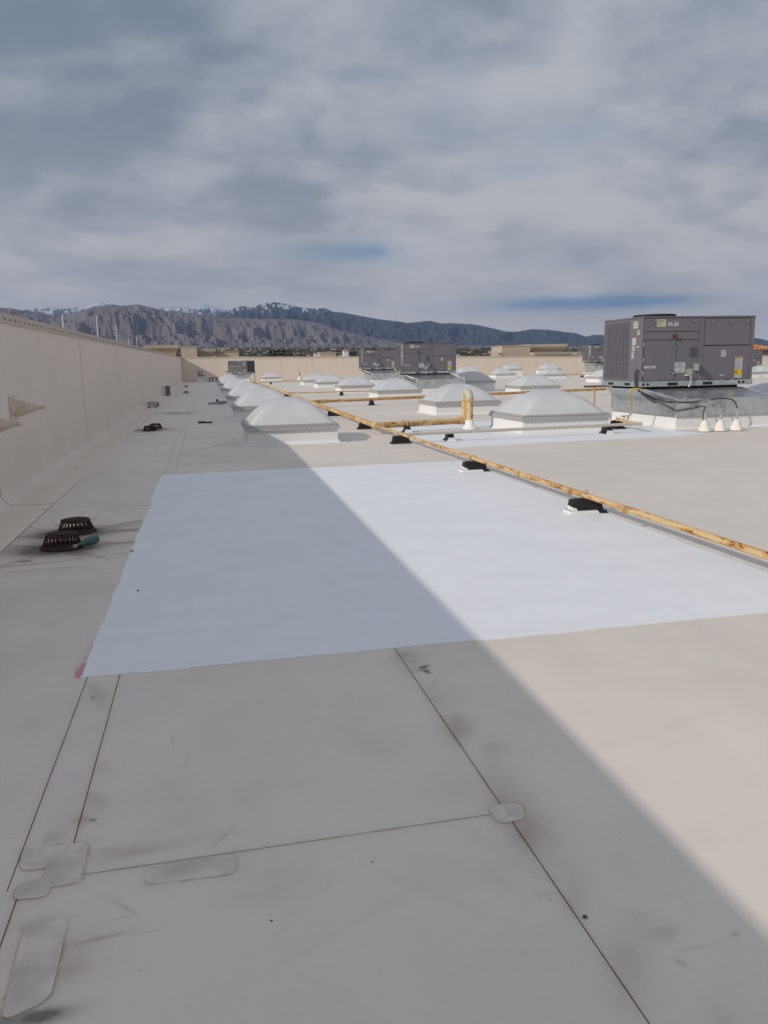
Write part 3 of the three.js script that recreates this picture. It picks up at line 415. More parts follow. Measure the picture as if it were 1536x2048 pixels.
  mesh('power_cable', [tube([V(-0.005, 0.40, -0.16), V(-0.06, 0.38, -0.15), V(-0.075, 0.25, -0.14), V(-0.07, 0.0, -0.10), V(-0.03, -0.10, 0.0), V(0.10, -0.17, 0.12), V(0.35, -0.32, 0.35), V(0.55, -0.36, 0.48)], 0.018, 50, 8), tube([V(-0.005, 0.36, -0.10), V(-0.05, 0.34, -0.09), V(-0.065, 0.2, -0.08), V(-0.05, -0.02, -0.05), V(0.0, -0.14, 0.06), V(0.2, -0.3, 0.25), V(0.4, -0.42, 0.45), V(0.5, -0.48, 0.50)], 0.016, 50, 8)], mCable, t);
  return t;
}
const unitA = makeUnit('large grey rooftop air unit on galvanised adapter beside three white cones'); unitA.position.set(9.98, 1.0, -17.0);
dup(unitA, [10.5, 1.1, -42], 'grey rooftop air unit casting its shadow on a skylight'); dup(unitA, [13.0, 1.23, -66], 'grey rooftop air unit half hidden behind another unit');
dup(unitA, [36.8, 1.45, -72], 'grey rooftop air unit peeking out behind the grille of the large one'); dup(unitA, [44.0, 0.62, -60.5], 'grey rooftop air unit below the terracotta tiled roof');
// galvanised adapters on white curbs (origin: front-left bottom corner of the unit above, on the roof)
function makeCurb(labelText, y) {
  const t = thing('unit_curb', labelText, 'roof curb', 'curbs under the rooftop air units');
  const X0 = 0.67, X1 = 3.27, Z0 = 0.45, Z1 = -2.55, s = (y - 0.72);
  mesh('curb', [frustum([X0, X1, Z0, Z1], 0.05, [X0 + 0.012, X1 - 0.012, Z0 - 0.012, Z1 + 0.012], 0.34), frustum([X0 - 0.08, X1 + 0.08, Z0 + 0.08, Z1 - 0.08], 0.0062, [X0, X1, Z0, Z1], 0.052)], mCurb, t);
  const a = ring4(X0 - 0.012, X1 + 0.012, Z0 + 0.012, Z1 - 0.012, 0.312), b = ring4(X0 - 0.012, X1 + 0.012, Z0 + 0.012, Z1 - 0.012, 0.72), c = ring4(0.12, 2.72, -0.03, -FD + 0.05, y - 0.055); mesh('gap_shade', box(0.2, 2.64, y - 0.056, y - 0.001, -0.10, -FD + 0.12), mGap, t);  // near-black box under the unit paints in the shade of the gap below its rail
  for (const [p, q] of [[0, 1], [1, 2], [2, 3], [3, 0]]) { mesh('adapter_side', poly([[a[p], a[q], b[q], b[p]]]), mGalv, t); mesh('adapter_slope', poly([[b[p], b[q], c[q], c[p]]]), mGalv, t); }
  const ed = []; for (const p of [0, 1, 2, 3]) { ed.push(rod(a[p], b[p], 0.012, 0.012, 6)); ed.push(rod(b[p], c[p], 0.012, 0.012, 6)); } ed.push(box(X0 - 0.02, X1 + 0.02, 0.302, 0.32, Z0 + 0.024, Z0 + 0.013), box(X0 - 0.024, X0 - 0.013, 0.302, 0.32, Z0 + 0.013, Z1)); mesh('standing_seams', ed, mGalv, t);
  const sc = []; for (let k = 0; k < 6; k++) sc.push(new THREE.SphereGeometry(0.012, 6, 4).translate(mix(X0 + 0.2, X1 - 0.2, k / 5), 0.36, Z0 + 0.013), new THREE.SphereGeometry(0.012, 6, 4).translate(X0 - 0.013, 0.36, mix(Z0 - 0.2, Z1 + 0.2, k / 5))); mesh('screws', sc, mSteel, t);
  mesh('junction_box', [rbox(1.62, 1.80, 0.50, 0.66, Z0 + 0.014, Z0 + 0.09, 0.008), rbox(1.05, 1.22, 0.49, 0.60, Z0 + 0.014, Z0 + 0.07, 0.008)], mRail, t);
  return t;
}
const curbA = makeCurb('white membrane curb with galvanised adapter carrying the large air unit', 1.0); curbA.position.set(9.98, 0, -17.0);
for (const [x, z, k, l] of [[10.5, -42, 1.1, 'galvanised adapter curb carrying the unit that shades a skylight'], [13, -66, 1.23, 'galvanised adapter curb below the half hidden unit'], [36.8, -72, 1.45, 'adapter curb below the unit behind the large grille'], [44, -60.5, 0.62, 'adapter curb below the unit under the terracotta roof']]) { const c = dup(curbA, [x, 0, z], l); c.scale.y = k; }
// distant small unit with filter panel
{
  const t = thing('rooftop_air_unit', 'small grey air unit with filter panel and coil fins near the far wall', 'air conditioner', 'rooftop air units', [2.5, 0, -86]);
  mesh('cabinet', rbox(0, 2.75, 1.07, 2.28, 0, -1.5, 0.015), mCab, t);
  mesh('filter_panel', [rbox(0.2, 1.3, 1.14, 1.7, 0, 0.03, 0.008)], std(0.23, 0.20, 0.15, 0.8), t); mesh('filter_frame', [box(0.14, 1.36, 1.70, 1.76, 0, 0.04), box(0.14, 1.36, 1.08, 1.14, 0, 0.04), box(0.14, 0.2, 1.14, 1.7, 0, 0.04), box(1.3, 1.36, 1.14, 1.7, 0, 0.04)], mRail, t);
  for (let k = 0; k < 6; k++) mesh('coil_fin', box(1.98 + k * 0.125, 2.03 + k * 0.125, 1.12, 2.22, 0, 0.045), mGap, t);
  mesh('sticker', new THREE.PlaneGeometry(0.3, 0.16).translate(1.65, 1.27, 0.004), stick.big, t); mesh('sticker', new THREE.PlaneGeometry(0.18, 0.42).translate(1.62, 1.95, 0.004), stick.small, t); mesh('sticker', new THREE.PlaneGeometry(0.24, 0.07).translate(1.15, 2.22, 0.004), stick.strip, t);
  mesh('adapter', [frustum([0.9, 2.1, 0, -1.2], 0.4, [0.3, 2.6, -0.02, -1.45], 1.069)], mGalv, t); mesh('curb', frustum([0.8, 2.2, 0.1, -1.3], 0.0, [0.85, 2.15, 0.05, -1.25], 0.4), mCurb, t);
  mesh('power_cable', tube([V(0.2, 1.0, 0.06), V(0.8, 0.95, 0.1), V(1.2, 0.82, 0.1), V(1.8, 0.92, 0.1), V(2.5, 1.0, 0.06), V(2.78, 1.1, 0.03)], 0.04, 30, 6), mCable, t);
  mesh('leg_pipe', [rod(V(-0.1, 0, 0.02), V(-0.1, 1.2, 0.02), 0.03), rod(V(-0.35, 1.2, 0.02), V(0.05, 1.2, 0.02), 0.03), rod(V(2.7, 0, 0.02), V(2.7, 1.05, 0.02), 0.035)], mScrew, t);
}
// cables, gas hose and sealed cones at the large unit
const mCone = new THREE.MeshStandardMaterial({ roughness: 0.85, map: tex(128, 128, (u, v) => { const n = fbm(u * 8, v * 8, 4), y = fbm(u * 3 + 9, v * 3, 3), d = 1 + (n - 0.5) * 0.2; return [toS(0.80 * d), toS((0.78 - 0.04 * y) * d), toS((0.75 - 0.10 * y) * d)]; }) });
const ZA = -16.38;
[[1409, 863, 'leftmost, yellowed'], [1440.5, 862, 'middle'], [1472.5, 861, 'rightmost']].forEach(([px, py, w], i) => {
  const b = onY(px, py, 0.006), t = thing('pitch_cone', ['yellowed sealant cone at the large unit curb, under the drooping dark conduit', 'rough white sealant cone between two others at the large unit curb', 'white sealant cone at the large unit curb, under the thick black conduit'][i], 'roof flashing', 'sealed cable cones', [b.x, 0.006, b.z]);
  const pts = [[0.0, 0], [0.15, 0], [0.145, 0.03], [0.11, 0.12], [0.07, 0.21], [0.045, 0.25], [0.03, 0.26], [0.0, 0.26]].map(q => new THREE.Vector2(...q));
  const g = new THREE.LatheGeometry(pts, 20); const p = g.attributes.position; for (let k = 0; k < p.count; k++) { const n = 1 + (fbm(p.getX(k) * 12 + i * 9, p.getY(k) * 12 + p.getZ(k) * 9, 3) - 0.5) * 0.22; p.setXYZ(k, p.getX(k) * n, p.getY(k), p.getZ(k) * n); } g.computeVertexNormals();
  mesh('cone', g, mCone, t);
  mesh('stub_pipe', rod(V(0, 0.255, 0), V(0, i === 2 ? 0.5 : 0.4, 0), 0.026, 0.026), mSteel, t);
});
{
  const q = (px, py, z = ZA) => onZ(px, py, z);
  const cb = (pts, r, m, l) => tag(mesh('cable_conduit', tube(pts, r, 60, 8), m), l, 'conduit', 'flexible conduits at the large air unit');
  cb([q(1406, 842, -16.3), q(1407, 825, -16.3), q(1410, 813, -16.42), q(1402, 812.5, -16.46), q(1380, 818, -16.46), q(1354, 822, -16.44), q(1335, 812, -17.0), q(1318, 810, -17.6), q(1300, 800, -17.3), q(1283, 788, -17.0)], 0.013, mCable, 'dark conduit sagging around the adapter corner towards the leftmost cone');
  cb([q(1440.6, 842, -16.3), q(1441, 822, -16.3), q(1434, 806, -16.36), q(1418, 801, -16.4), q(1400, 804, -16.44), q(1385, 808, -16.45)], 0.013, mGreyCable, 'pale grey conduit arching down to the middle cone');
  cb([q(1473, 830, -16.3), q(1474, 815, -16.3), q(1467, 801, -16.34), q(1450, 797, -16.38), q(1430, 798, -16.4), q(1408, 803, -16.44), q(1370, 805, -16.45), q(1353, 804, -16.44), q(1320, 801, -17.4), q(1300, 795, -17.3), q(1284, 784, -17.0)], 0.017, mCable, 'thick black conduit arching from the rightmost cone around the adapter');
  tag(mesh('gas_hose', [tube([q(1284, 778.5, -16.95), q(1272, 778, -16.95), q(1262, 779, -17.0), q(1260, 786, -17.0), q(1261, 800, -17.1), q(1262.5, 812, -17.15), q(1263, 824, -17.2)], 0.02, 40, 10)], std(0.55, 0.39, 0.06, 0.55)), 'yellow coated gas hose hanging down the galvanised adapter', 'gas hose');
}

// ---------------------------------------------------------------- pipes
const rustTex = (seed, cream) => tex(1024, 128, (u, v) => {
  const n = fbm(u * 40 + seed, v * 4, 5), m = fbm(u * 9 + seed * 3, v * 2, 4), f = fbm(u * 220, v * 18 + seed, 3);
  const rust = sst(cream, cream + 0.10, m * 0.6 + n * 0.4), deep = sst(0.60, 0.68, n * 0.55 + f * 0.45) * sst(cream - 0.05, cream + 0.08, m);
  let c = [0.64, 0.46, 0.235].map((a, i) => mix(a, [0.54, 0.27, 0.075][i], rust * 0.8)); c = c.map((a, i) => mix(a, [0.11, 0.035, 0.018][i], deep)); return c.map(a => toS(a * (0.9 + f * 0.2)));
});
const mRust = new THREE.MeshStandardMaterial({ roughness: 0.75, map: rustTex(3, 0.48) }), mRust2 = new THREE.MeshStandardMaterial({ roughness: 0.75, map: rustTex(8, 0.43) }), mCream = new THREE.MeshStandardMaterial({ roughness: 0.65, map: rustTex(5, 0.60) }), mYel = new THREE.MeshStandardMaterial({ roughness: 0.7, map: rustTex(12, 0.60) });
const mPale = new THREE.MeshStandardMaterial({ roughness: 0.65, map: tex(512, 64, (u, v) => { const n = fbm(u * 60, v * 5, 4), d = 1 + (n - 0.5) * 0.2; return [toS(0.56 * d), toS(0.50 * d), toS(0.42 * d)]; }) });
function pipe(a, b, r, seg = 16) { const g = rod(a, b, r, r, seg), L = a.distanceTo(b), u = g.attributes.uv; for (let k = 0; k < u.count; k++) { const x = u.getX(k); u.setXY(k, u.getY(k) * L / 5, x); } return g; }
const collar = (p, ax, r, w = 0.05) => rod(p.clone().addScaledVector(ax, -w / 2), p.clone().addScaledVector(ax, w / 2), r, r, 16);
const AX = V(1, 0, 0), AZ = V(0, 0, 1), PX = 3.92, PY = 0.205;
{
  const t = thing('gas_pipe', 'long rusty yellow gas pipe running down the roof past the white rectangle', 'pipe', 'rusty gas pipes');
  const TEE = -18.55, far = (z) => PX + 0.0135 * Math.max(0, -20 - z);
  mesh('thin_pipe', pipe(V(PX + 0.1, PY, 6), V(PX, PY, TEE + 0.1), 0.031), mRust, t);
  mesh('couplings', [-3.2, -6.9, -8.1, -9.6, -11.5, -14.3, -16.2].map(z => collar(V(PX, PY, z), AZ, 0.036, 0.06)), mRust, t);
  mesh('tee', [new THREE.SphereGeometry(0.095, 16, 12).translate(PX, PY, TEE), rod(V(PX, PY, TEE), V(PX + 0.2, PY, TEE - 0.05), 0.085), rod(V(PX, PY, TEE), V(PX, PY, TEE - 0.16), 0.085), rod(V(PX, PY, TEE + 0.14), V(PX, PY, TEE), 0.045, 0.085)], mYel, t);
  mesh('thick_pipe', [pipe(V(PX, PY, TEE - 0.1), V(far(-31.4), PY, -31.4), 0.062), pipe(V(far(-31.4), PY, -31.4), V(far(-44), PY, -44), 0.055), pipe(V(far(-44), PY, -44), V(far(-88), PY, -88), 0.055)], mRust2, t);
  mesh('tee', [new THREE.SphereGeometry(0.085, 14, 10).translate(far(-31.4), PY, -31.4), rod(V(far(-44), PY, -43.8), V(far(-44), PY, -44.4), 0.08)], mRust2, t);
  mesh('pipe_straps', [[-20.2, 0.068], [-25.9, 0.068]].map(([z, r]) => new THREE.TorusGeometry(r, 0.012, 6, 20).translate(far(z), PY, z)), mYel, t);
  for (const [zz, l] of [[-88, 0]]) mesh('end_cap', rod(V(far(-88), PY, -88), V(far(-88), PY, -88.2), 0.075), mScrew, t);
}
{
  const t = thing('gas_pipe', 'thick rusty branch pipe rising into the yellow gooseneck vent', 'pipe', 'rusty gas pipes'), y = PY, a = V(PX + 0.18, y, -18.6), e = V(6.34, y, -19.15);
  mesh('branch', pipe(a, e, 0.075), mRust2, t); mesh('strap', [new THREE.TorusGeometry(0.08, 0.013, 6, 20).rotateY(Math.PI / 2 - 0.2).translate(4.75, y, -18.74)], mPale, t);
  mesh('elbow', [new THREE.SphereGeometry(0.105, 16, 12).translate(e.x + 0.02, y, e.z), rod(V(e.x - 0.15, y, e.z + 0.03), V(e.x, y, e.z), 0.095)], mYel, t);
  const x0 = e.x + 0.02, z0 = e.z, x1 = 6.38, z1 = -18.83, top = 0.80;
  mesh('riser', pipe(V(x0, y, z0), V(x0, top, z0), 0.075), mYel, t); mesh('downpipe', pipe(V(x1, 0.1, z1), V(x1, top, z1), 0.085), mCream, t);
  const arc = []; for (let k = 0; k <= 10; k++) { const q = k / 10 * Math.PI, c = (1 - Math.cos(q)) / 2; arc.push(V(mix(x0, x1, c), top - 0.04 + 0.16 * Math.sin(q), mix(z0, z1, c))); } mesh('return_bend', tube(arc, 0.098, 24, 16), mPale, t);
  mesh('fitting_rings', [collar(V(x0, top - 0.06, z0), V(0, 1, 0), 0.098), collar(V(x1, top - 0.06, z1), V(0, 1, 0), 0.106), collar(V(x0, y + 0.09, z0), V(0, 1, 0), 0.098)], mYel, t);
  mesh('white_boot', new THREE.LatheGeometry([[0.0, 0], [0.22, 0], [0.19, 0.02], [0.12, 0.12], [0.10, 0.22], [0.088, 0.24], [0, 0.24]].map(q => new THREE.Vector2(...q)), 24).translate(x1, 0.0045, z1), mCurb, t);
}
{
  const t = thing('gas_pipe', 'thin pale pipe crossing in front of the skylight to the large unit', 'pipe', 'rusty gas pipes'), y = 0.20;
  mesh('run', pipe(V(PX + 0.04, y, -16.02), V(9.62, y, -16.36), 0.034), mPale, t); mesh('elbow', [new THREE.SphereGeometry(0.05, 12, 10).translate(9.62, y, -16.36)], mPale, t);
  mesh('drop_leg', pipe(V(9.62, y, -16.36), V(9.78, y, -17.7), 0.036), mYel, t); mesh('valve', [collar(V(9.77, y, -17.6), AZ, 0.055, 0.12), rod(V(9.74, y, -17.3), V(9.74, y + 0.12, -17.3), 0.02), rbox(9.66, 9.86, y + 0.1, y + 0.13, -17.32, -17.28, 0.006)], mRust2, t);
  mesh('riser', rod(V(9.72, y, -17.15), onZ(1263, 824, -17.2), 0.026), mSteel, t);
}
{
  const t = thing('gas_pipe', 'rusty branch pipe passing behind the second row of skylights', 'pipe', 'rusty gas pipes'), y = 0.24;
  mesh('run', [pipe(V(4.1, y, -31.35), V(18.5, y + 0.05, -34.6), 0.062)], mRust2, t); mesh('fittings', [4.35, 4.5, 4.65].map(x => collar(V(x, y, -31.45), AX, 0.085, 0.06)), mRust2, t);
  const t2 = thing('gas_pipe', 'very thin brown pipe behind the skylight with the small support', 'pipe', 'rusty gas pipes'); mesh('run', pipe(V(4.4, 0.2, -43.5), V(9.2, 0.2, -43.4), 0.03), mRust2, t2); mesh('end_fitting', collar(V(4.45, 0.2, -43.5), AX, 0.05, 0.1), mRust2, t2);
  const t3 = thing('gas_pipe', 'thin rusty pipe in front of the lone skylight at the far wall', 'pipe', 'rusty gas pipes'); mesh('run', pipe(V(4.95, 0.22, -74.3), V(8.9, 0.22, -77), 0.04), mRust2, t3); mesh('end_fitting', collar(V(8.8, 0.22, -76.9), AX, 0.07, 0.1), mRust2, t3);
  const t4 = thing('gas_pipe', 'pale pipe on black blocks below the corniced parapet', 'pipe', 'rusty gas pipes'); mesh('run', pipe(V(33.5, 0.3, -72), V(45, 0.3, -74.5), 0.06), mYel, t4); mesh('end_fitting', collar(V(33.6, 0.3, -72), AX, 0.09, 0.1), mYel, t4);
  const t5 = thing('conduit_stand', 'thin brown T-shaped conduit stand behind the white coated skylight', 'pipe stand'), b = V(12.0, 0, -23.2); mesh('post', rod(b, V(b.x, 0.80, b.z), 0.03), mRust2, t5); mesh('arm', rod(V(b.x - 0.35, 0.83, b.z), V(b.x + 1.2, 0.83, b.z + 0.02), 0.03), mScrew, t5);
}
// rubber block supports
const mWhitePaint = std(0.78, 0.78, 0.78, 0.6);
function makeSupport(labelText, paint) {
  const t = thing('pipe_support', labelText, 'pipe support', 'black rubber blocks under the gas pipes');
  mesh('block', frustum([-0.18, 0.18, 0.075, -0.075], 0.035, [-0.165, 0.165, 0.06, -0.06], 0.152), mDark, t); mesh('foot', frustum([-0.22, 0.22, 0.11, -0.11], 0.005, [-0.205, 0.205, 0.1, -0.1], 0.036), mDark, t);
  mesh('strut', [box(-0.14, 0.14, 0.152, 0.166, 0.02, -0.02)], mScrew, t); mesh('pipe_clamp', new THREE.TorusGeometry(0.041, 0.006, 6, 16).translate(0, PY, 0), mYel, t);
  if (paint) {
    const w = mesh('white_paint', [poly([[V(-0.2225, 0.006, 0.1125), V(0.12, 0.006, 0.1125), V(0.10, 0.037, 0.1025), V(-0.207, 0.037, 0.1025)], [V(-0.2225, 0.006, -0.10), V(-0.2225, 0.006, 0.1125), V(-0.207, 0.038, 0.1025), V(-0.207, 0.038, -0.09)], [V(-0.207, 0.0375, 0.1025), V(0.10, 0.0375, 0.1025), V(0.08, 0.0375, 0.076), V(-0.183, 0.0375, 0.076)], [V(-0.183, 0.036, -0.07), V(-0.183, 0.036, 0.077), V(-0.178, 0.075, 0.0735), V(-0.176, 0.085, -0.06)], [V(-0.1835, 0.037, 0.0775), V(-0.12, 0.037, 0.0775), V(-0.14, 0.07, 0.0735), V(-0.178, 0.075, 0.073)]])], mWhitePaint, t);
  }
  return t;
}
const sup = makeSupport('black pipe block with white painted foot, where the rusty pipe leaves the white rectangle', true); sup.position.set(4.0, 0, -7.87);
dup(sup, [3.96, 0, -11.47], 'black pipe block with white painted foot at the far corner of the white rectangle');
const sup2 = makeSupport('plain black pipe block under the rusty pipe beside the second white coating', false); sup2.position.set(3.95, 0, -16.15);
[[4.0, -20.2, 'plain black pipe block under the thick rusty pipe past its tee'], [4.06, -25.9, 'plain black pipe block beside the first shadowed skylight dome'], [4.4, -44, 'black pipe block under the tee behind the row of domes'], [4.2, -38, 'black pipe block hidden among the row of domes'], [4.6, -60, 'black pipe block under the far stretch of the rusty pipe'], [4.8, -80, 'black pipe block under the far end of the rusty pipe']].forEach(([x, z, l]) => dup(sup2, [x, 0, z], l));
const sup3 = dup(sup, [5.07, 0, -16.3], 'black pipe block with white foot under the thin pale pipe before the vent'); sup3.rotation.y = 1.45; const sup4 = dup(sup, [8.85, 0, -16.45], 'black pipe block with white foot before the skylight nearest the large unit'); sup4.rotation.y = 1.45;
const sup5 = dup(sup, [4.75, 0, -18.75], 'black pipe block with white foot under the thick branch pipe'); sup5.rotation.y = 1.45;
[[6.62, -32.0, 'small black pipe block under the rusty branch behind the skylights'], [7.3, -43.4, 'small black pipe block at a skylight corner'], [6.0, -75.1, 'small black pipe block before the lone far skylight'], [36.2, -72.6, 'black block under the pale pipe, nearer the corniced parapet skylights'], [38.4, -73.1, 'black block under the pale pipe, nearer the hidden air unit'], [9.75, -17.65, 'black block under the valve beside the large unit curb']].forEach(([x, z, l]) => { const s = dup(sup2, [x, 0, z], l); s.rotation.y = 1.5; s.scale.setScalar(1.15); });

// ---------------------------------------------------------------- roof drains and litter along the parapet
const mIron = new THREE.MeshStandardMaterial({ roughness: 0.85, metalness: 0.15, map: tex(128, 128, (u, v) => { const n = fbm(u * 9, v * 9, 4); return [toS(0.042 + 0.04 * n), toS(0.020 + 0.014 * n), toS(0.014 + 0.008 * n)]; }) });
function makeDrain(labelText) {
  const t = thing('roof_drain', labelText, 'roof drain', 'rusty dome roof drains');
  const ringG = new THREE.LatheGeometry([[0.16, 0.001], [0.235, 0.001], [0.235, 0.022], [0.205, 0.04], [0.19, 0.036], [0.16, 0.02]].map(q => new THREE.Vector2(...q)), 36); mesh('base_ring', ringG, mIron, t);
  mesh('sump', new THREE.CylinderGeometry(0.165, 0.165, 0.004, 30).translate(0, 0.003, 0), mDark, t);
  const bars = []; for (let k = 0; k < 26; k++) { const a = k / 26 * Math.PI * 2; bars.push(rod(V(0.2 * Math.cos(a), 0.03, 0.2 * Math.sin(a)), V(0.155 * Math.cos(a), 0.165, 0.155 * Math.sin(a)), 0.009, 0.008, 6)); } const b = mesh('strainer_bars', bars, mIron, t);
  const topG = [new THREE.TorusGeometry(0.155, 0.016, 8, 36).rotateX(Math.PI / 2).translate(0, 0.168, 0), new THREE.TorusGeometry(0.09, 0.014, 6, 30).rotateX(Math.PI / 2).translate(0, 0.182, 0), new THREE.CylinderGeometry(0.045, 0.05, 0.02, 20).translate(0, 0.184, 0)]; for (let k = 0; k < 16; k++) { const a = k / 16 * Math.PI * 2; topG.push(rod(V(0.03 * Math.cos(a), 0.184, 0.03 * Math.sin(a)), V(0.155 * Math.cos(a), 0.170, 0.155 * Math.sin(a)), 0.013, 0.011, 6)); } mesh('strainer_top', topG, mIron, t);
  return t;
}
const dr = makeDrain('rusty dome roof drain with the green bottle leaning on it'); dr.position.set(-1.41, 0, -7.80); dr.scale.set(0.86, 0.74, 0.86);
[[-1.39, -8.52, 'rusty dome roof drain behind the one with the bottle'], [-1.52, -22.2, 'rusty dome roof drain of the second pair, nearer the white rectangle'], [-1.42, -23.0, 'rusty dome roof drain of the second pair, further from the white rectangle'], [-1.26, -54.4, 'dark dome roof drain beside the grey wall panel'], [-1.61, -72, 'dark dome roof drain nearest the far wall']].forEach(([x, z, l]) => dup(dr, [x, 0, z], l));
{
  const t = thing('bottle', 'green bottle lying against a rusty roof drain', 'bottle'); const p = [[0, 0], [0.014, 0], [0.015, 0.03], [0.016, 0.05], [0.03, 0.10], [0.043, 0.15], [0.046, 0.20], [0.042, 0.255], [0.025, 0.275], [0, 0.278]].map(q => new THREE.Vector2(...q));
  mesh('body', new THREE.LatheGeometry(p, 20), new THREE.MeshPhysicalMaterial({ color: new THREE.Color().setRGB(0.025, 0.10, 0.075), roughness: 0.35, clearcoat: 0.3 }), t); mesh('cap', rod(V(0, -0.012, 0), V(0, 0.014, 0), 0.018), mGreyCable, t);
  const a = onY(150, 1096, 0.03), b = onY(188, 1082, 0.05), d = b.clone().sub(a).normalize(); t.quaternion.setFromUnitVectors(V(0, 1, 0), d); t.position.copy(a); t.position.y = 0.045;
}
const mBoot = new THREE.MeshStandardMaterial({ roughness: 0.8, map: tex(256, 64, (u, v) => { const n = fbm(u * 30, v * 6, 4), d = 1 + (n - 0.5) * 0.3; return [toS(0.66 * d), toS(0.565 * d), toS(0.44 * d)]; }) });
const mBootPatch = std(0.68, 0.595, 0.49, 0.8);
function makeBoot(labelText) {
  const t = thing('pipe_boot', labelText, 'pipe boot', 'wrapped wall penetrations'); const pts = [[0.115, 0.0]]; for (let k = 0; k < 9; k++) { const x = 0.03 + k * 0.036, r = 0.115 - 0.0095 * k - (k > 3 ? 0.004 * (k - 3) : 0); pts.push([r + 0.006, x], [r + 0.004, x + 0.028], [r - 0.004, x + 0.031]); } pts.push([0.024, 0.36], [0.023, 0.40], [0, 0.40]);
  mesh('tapered_sleeve', new THREE.LatheGeometry(pts.map(q => new THREE.Vector2(...q)), 24).rotateZ(-Math.PI / 2), mBoot, t);
  mesh('wall_patch', [rbox(0.006, 0.011, -0.2, 0.17, 0.26, -0.14, 0.002, 1)], mBootPatch, t); mesh('elbow_boss', new THREE.SphereGeometry(0.07, 14, 10).scale(0.5, 1, 1).translate(0.02, 0.0, 0.15), mBoot, t); return t;
}
const bt = makeBoot('tan ribbed cone boot sticking out of the shaded parapet above a wall patch'); bt.position.set(-2.553, 1.155, -11.65);
dup(bt, [-2.553, 1.03, -10.15], 'tan ribbed cone boot on the parapet, lower than its neighbour');
{
  const a = onX(307, 806, -2.25); const t = thing('scupper_box', 'grey metal box lying at the foot of the shaded parapet', 'metal box', null, [-2.25, 0, a.z * 0.97]); t.scale.setScalar(0.55); mesh('body', [rbox(-0.35, 0.42, 0.08, 0.50, -0.2, 0.2, 0.03)], mRail, t); mesh('end_cap', new THREE.CylinderGeometry(0.16, 0.16, 0.1, 18).rotateZ(Math.PI / 2).translate(0.46, 0.26, 0), mGap, t); mesh('feet', [box(-0.28, -0.18, 0.004, 0.085, -0.2, 0.2), box(0.25, 0.35, 0.004, 0.085, -0.2, 0.2)], mDark, t);
  const g = thing('wall_panel', 'grey sheet metal panel standing at the foot of the parapet', 'metal panel', null, [-2.2, 0, -50]); mesh('panel', [rbox(-0.14, 0.13, 0.02, 0.6, 0, 0.1, 0.01)], std(0.17, 0.165, 0.16, 0.6, 0.2), g); mesh('back_board', box(-0.33, -0.15, 0.02, 0.62, 0, -0.05), mCurb, g); mesh('rivets', [new THREE.SphereGeometry(0.015, 6, 4).translate(0.1, 0.5, 0.1), new THREE.SphereGeometry(0.015, 6, 4).translate(0.1, 0.1, 0.1)], mSteel, g);
  const h = thing('exhaust_vent', 'white capped exhaust vent in the shaded far corner of the roof', 'roof vent', null, [-0.35, 0, -92]); mesh('curb', frustum([-0.42, 0.42, 0.42, -0.42], 0.0, [-0.38, 0.38, 0.38, -0.38], 0.55), mCurb, h); mesh('collar', rbox(-0.5, 0.5, 0.56, 0.72, -0.5, 0.5, 0.02), mSteel, h); mesh('gap_band', new THREE.CylinderGeometry(0.38, 0.38, 0.1, 24).translate(0, 0.76, 0), mGap, h); mesh('hood', [new THREE.CylinderGeometry(0.48, 0.42, 0.52, 24).translate(0, 1.06, 0)], new THREE.MeshStandardMaterial({ color: 0xb0b2b4, roughness: 0.35, metalness: 0.6 }), h);
  const s = thing('equipment_stand', 'small black open frame stand at the far end of the roof', 'stand', null, [0.95, 0, -93]); for (const x of [-0.4, -0.05, 0.35]) mesh('leg', box(x - 0.06, x + 0.06, 0, 0.45, -0.05, 0.05), mDark, s); mesh('rail', [box(-0.46, 0.41, 0.45, 0.52, -0.06, 0.06)], mDark, s);
  const b = onY(410, 846); const bl = thing('walk_pad', 'flat black rubber scrap lying on the roof left of the first skylight', 'rubber scrap', null, [b.x, 0, b.z]); mesh('scrap', [rbox(-0.2, 0.02, 0.001, 0.05, -0.12, 0.1, 0.012), rbox(-0.02, 0.22, 0.001, 0.035, -0.08, 0.14, 0.01)], mDark, bl);
  const c = onY(437, 808); const cl = thing('metal_scrap', 'crumpled grey metal sheet lying on the roof left of the third dome', 'metal scrap', null, [c.x, 0, c.z]); mesh('sheet', [rbox(-0.45, 0.4, 0.001, 0.09, -0.2, 0.2, 0.02), rbox(-0.1, 0.42, 0.09, 0.13, -0.15, 0.1, 0.012)], mGreyCable, cl); mesh('stub', rod(V(-0.05, 0.09, 0), V(-0.05, 0.22, 0), 0.05), mDark, cl);
  const v = thing('vent_pipe', 'small brown topped vent pipe with white boot before the far wall', 'vent pipe', null, [10.6, 0, -91.5]); mesh('boot', new THREE.ConeGeometry(0.3, 0.62, 16).translate(0, 0.31, 0), mCurb, v); mesh('pipe', rod(V(0, 0.5, 0), V(0, 1.05, 0), 0.09), mRust2, v);
  const r = rng(31); const bits = [[1170, 1835, 0.007], [543, 1842, 0.0035], [276, 1183, 0.009], [745, 1724, 0.003]]; bits.forEach(([px, py, s], i) => { const p = onY(px, py); const g = new THREE.IcosahedronGeometry(s, 1), q = g.attributes.position; for (let k = 0; k < q.count; k++) q.setXYZ(k, q.getX(k) * (0.8 + 0.5 * vn(q.getX(k) * 300 + i, q.getY(k) * 300)), q.getY(k) * 0.6, q.getZ(k)); g.computeVertexNormals(); const m = mesh('pebble', g, mScrew); m.position.set(p.x, s * 0.5 + (i === 2 ? 0.004 : 0), p.z); tag(m, ['dark pebble beside the long seam, out on the open membrane', 'tiny dark pebble on the membrane beyond the long light patch', 'dark pebble lying on the white coated rectangle', 'speck of grit near the cross seam'][i], 'pebble', 'grit on the roof'); });
}

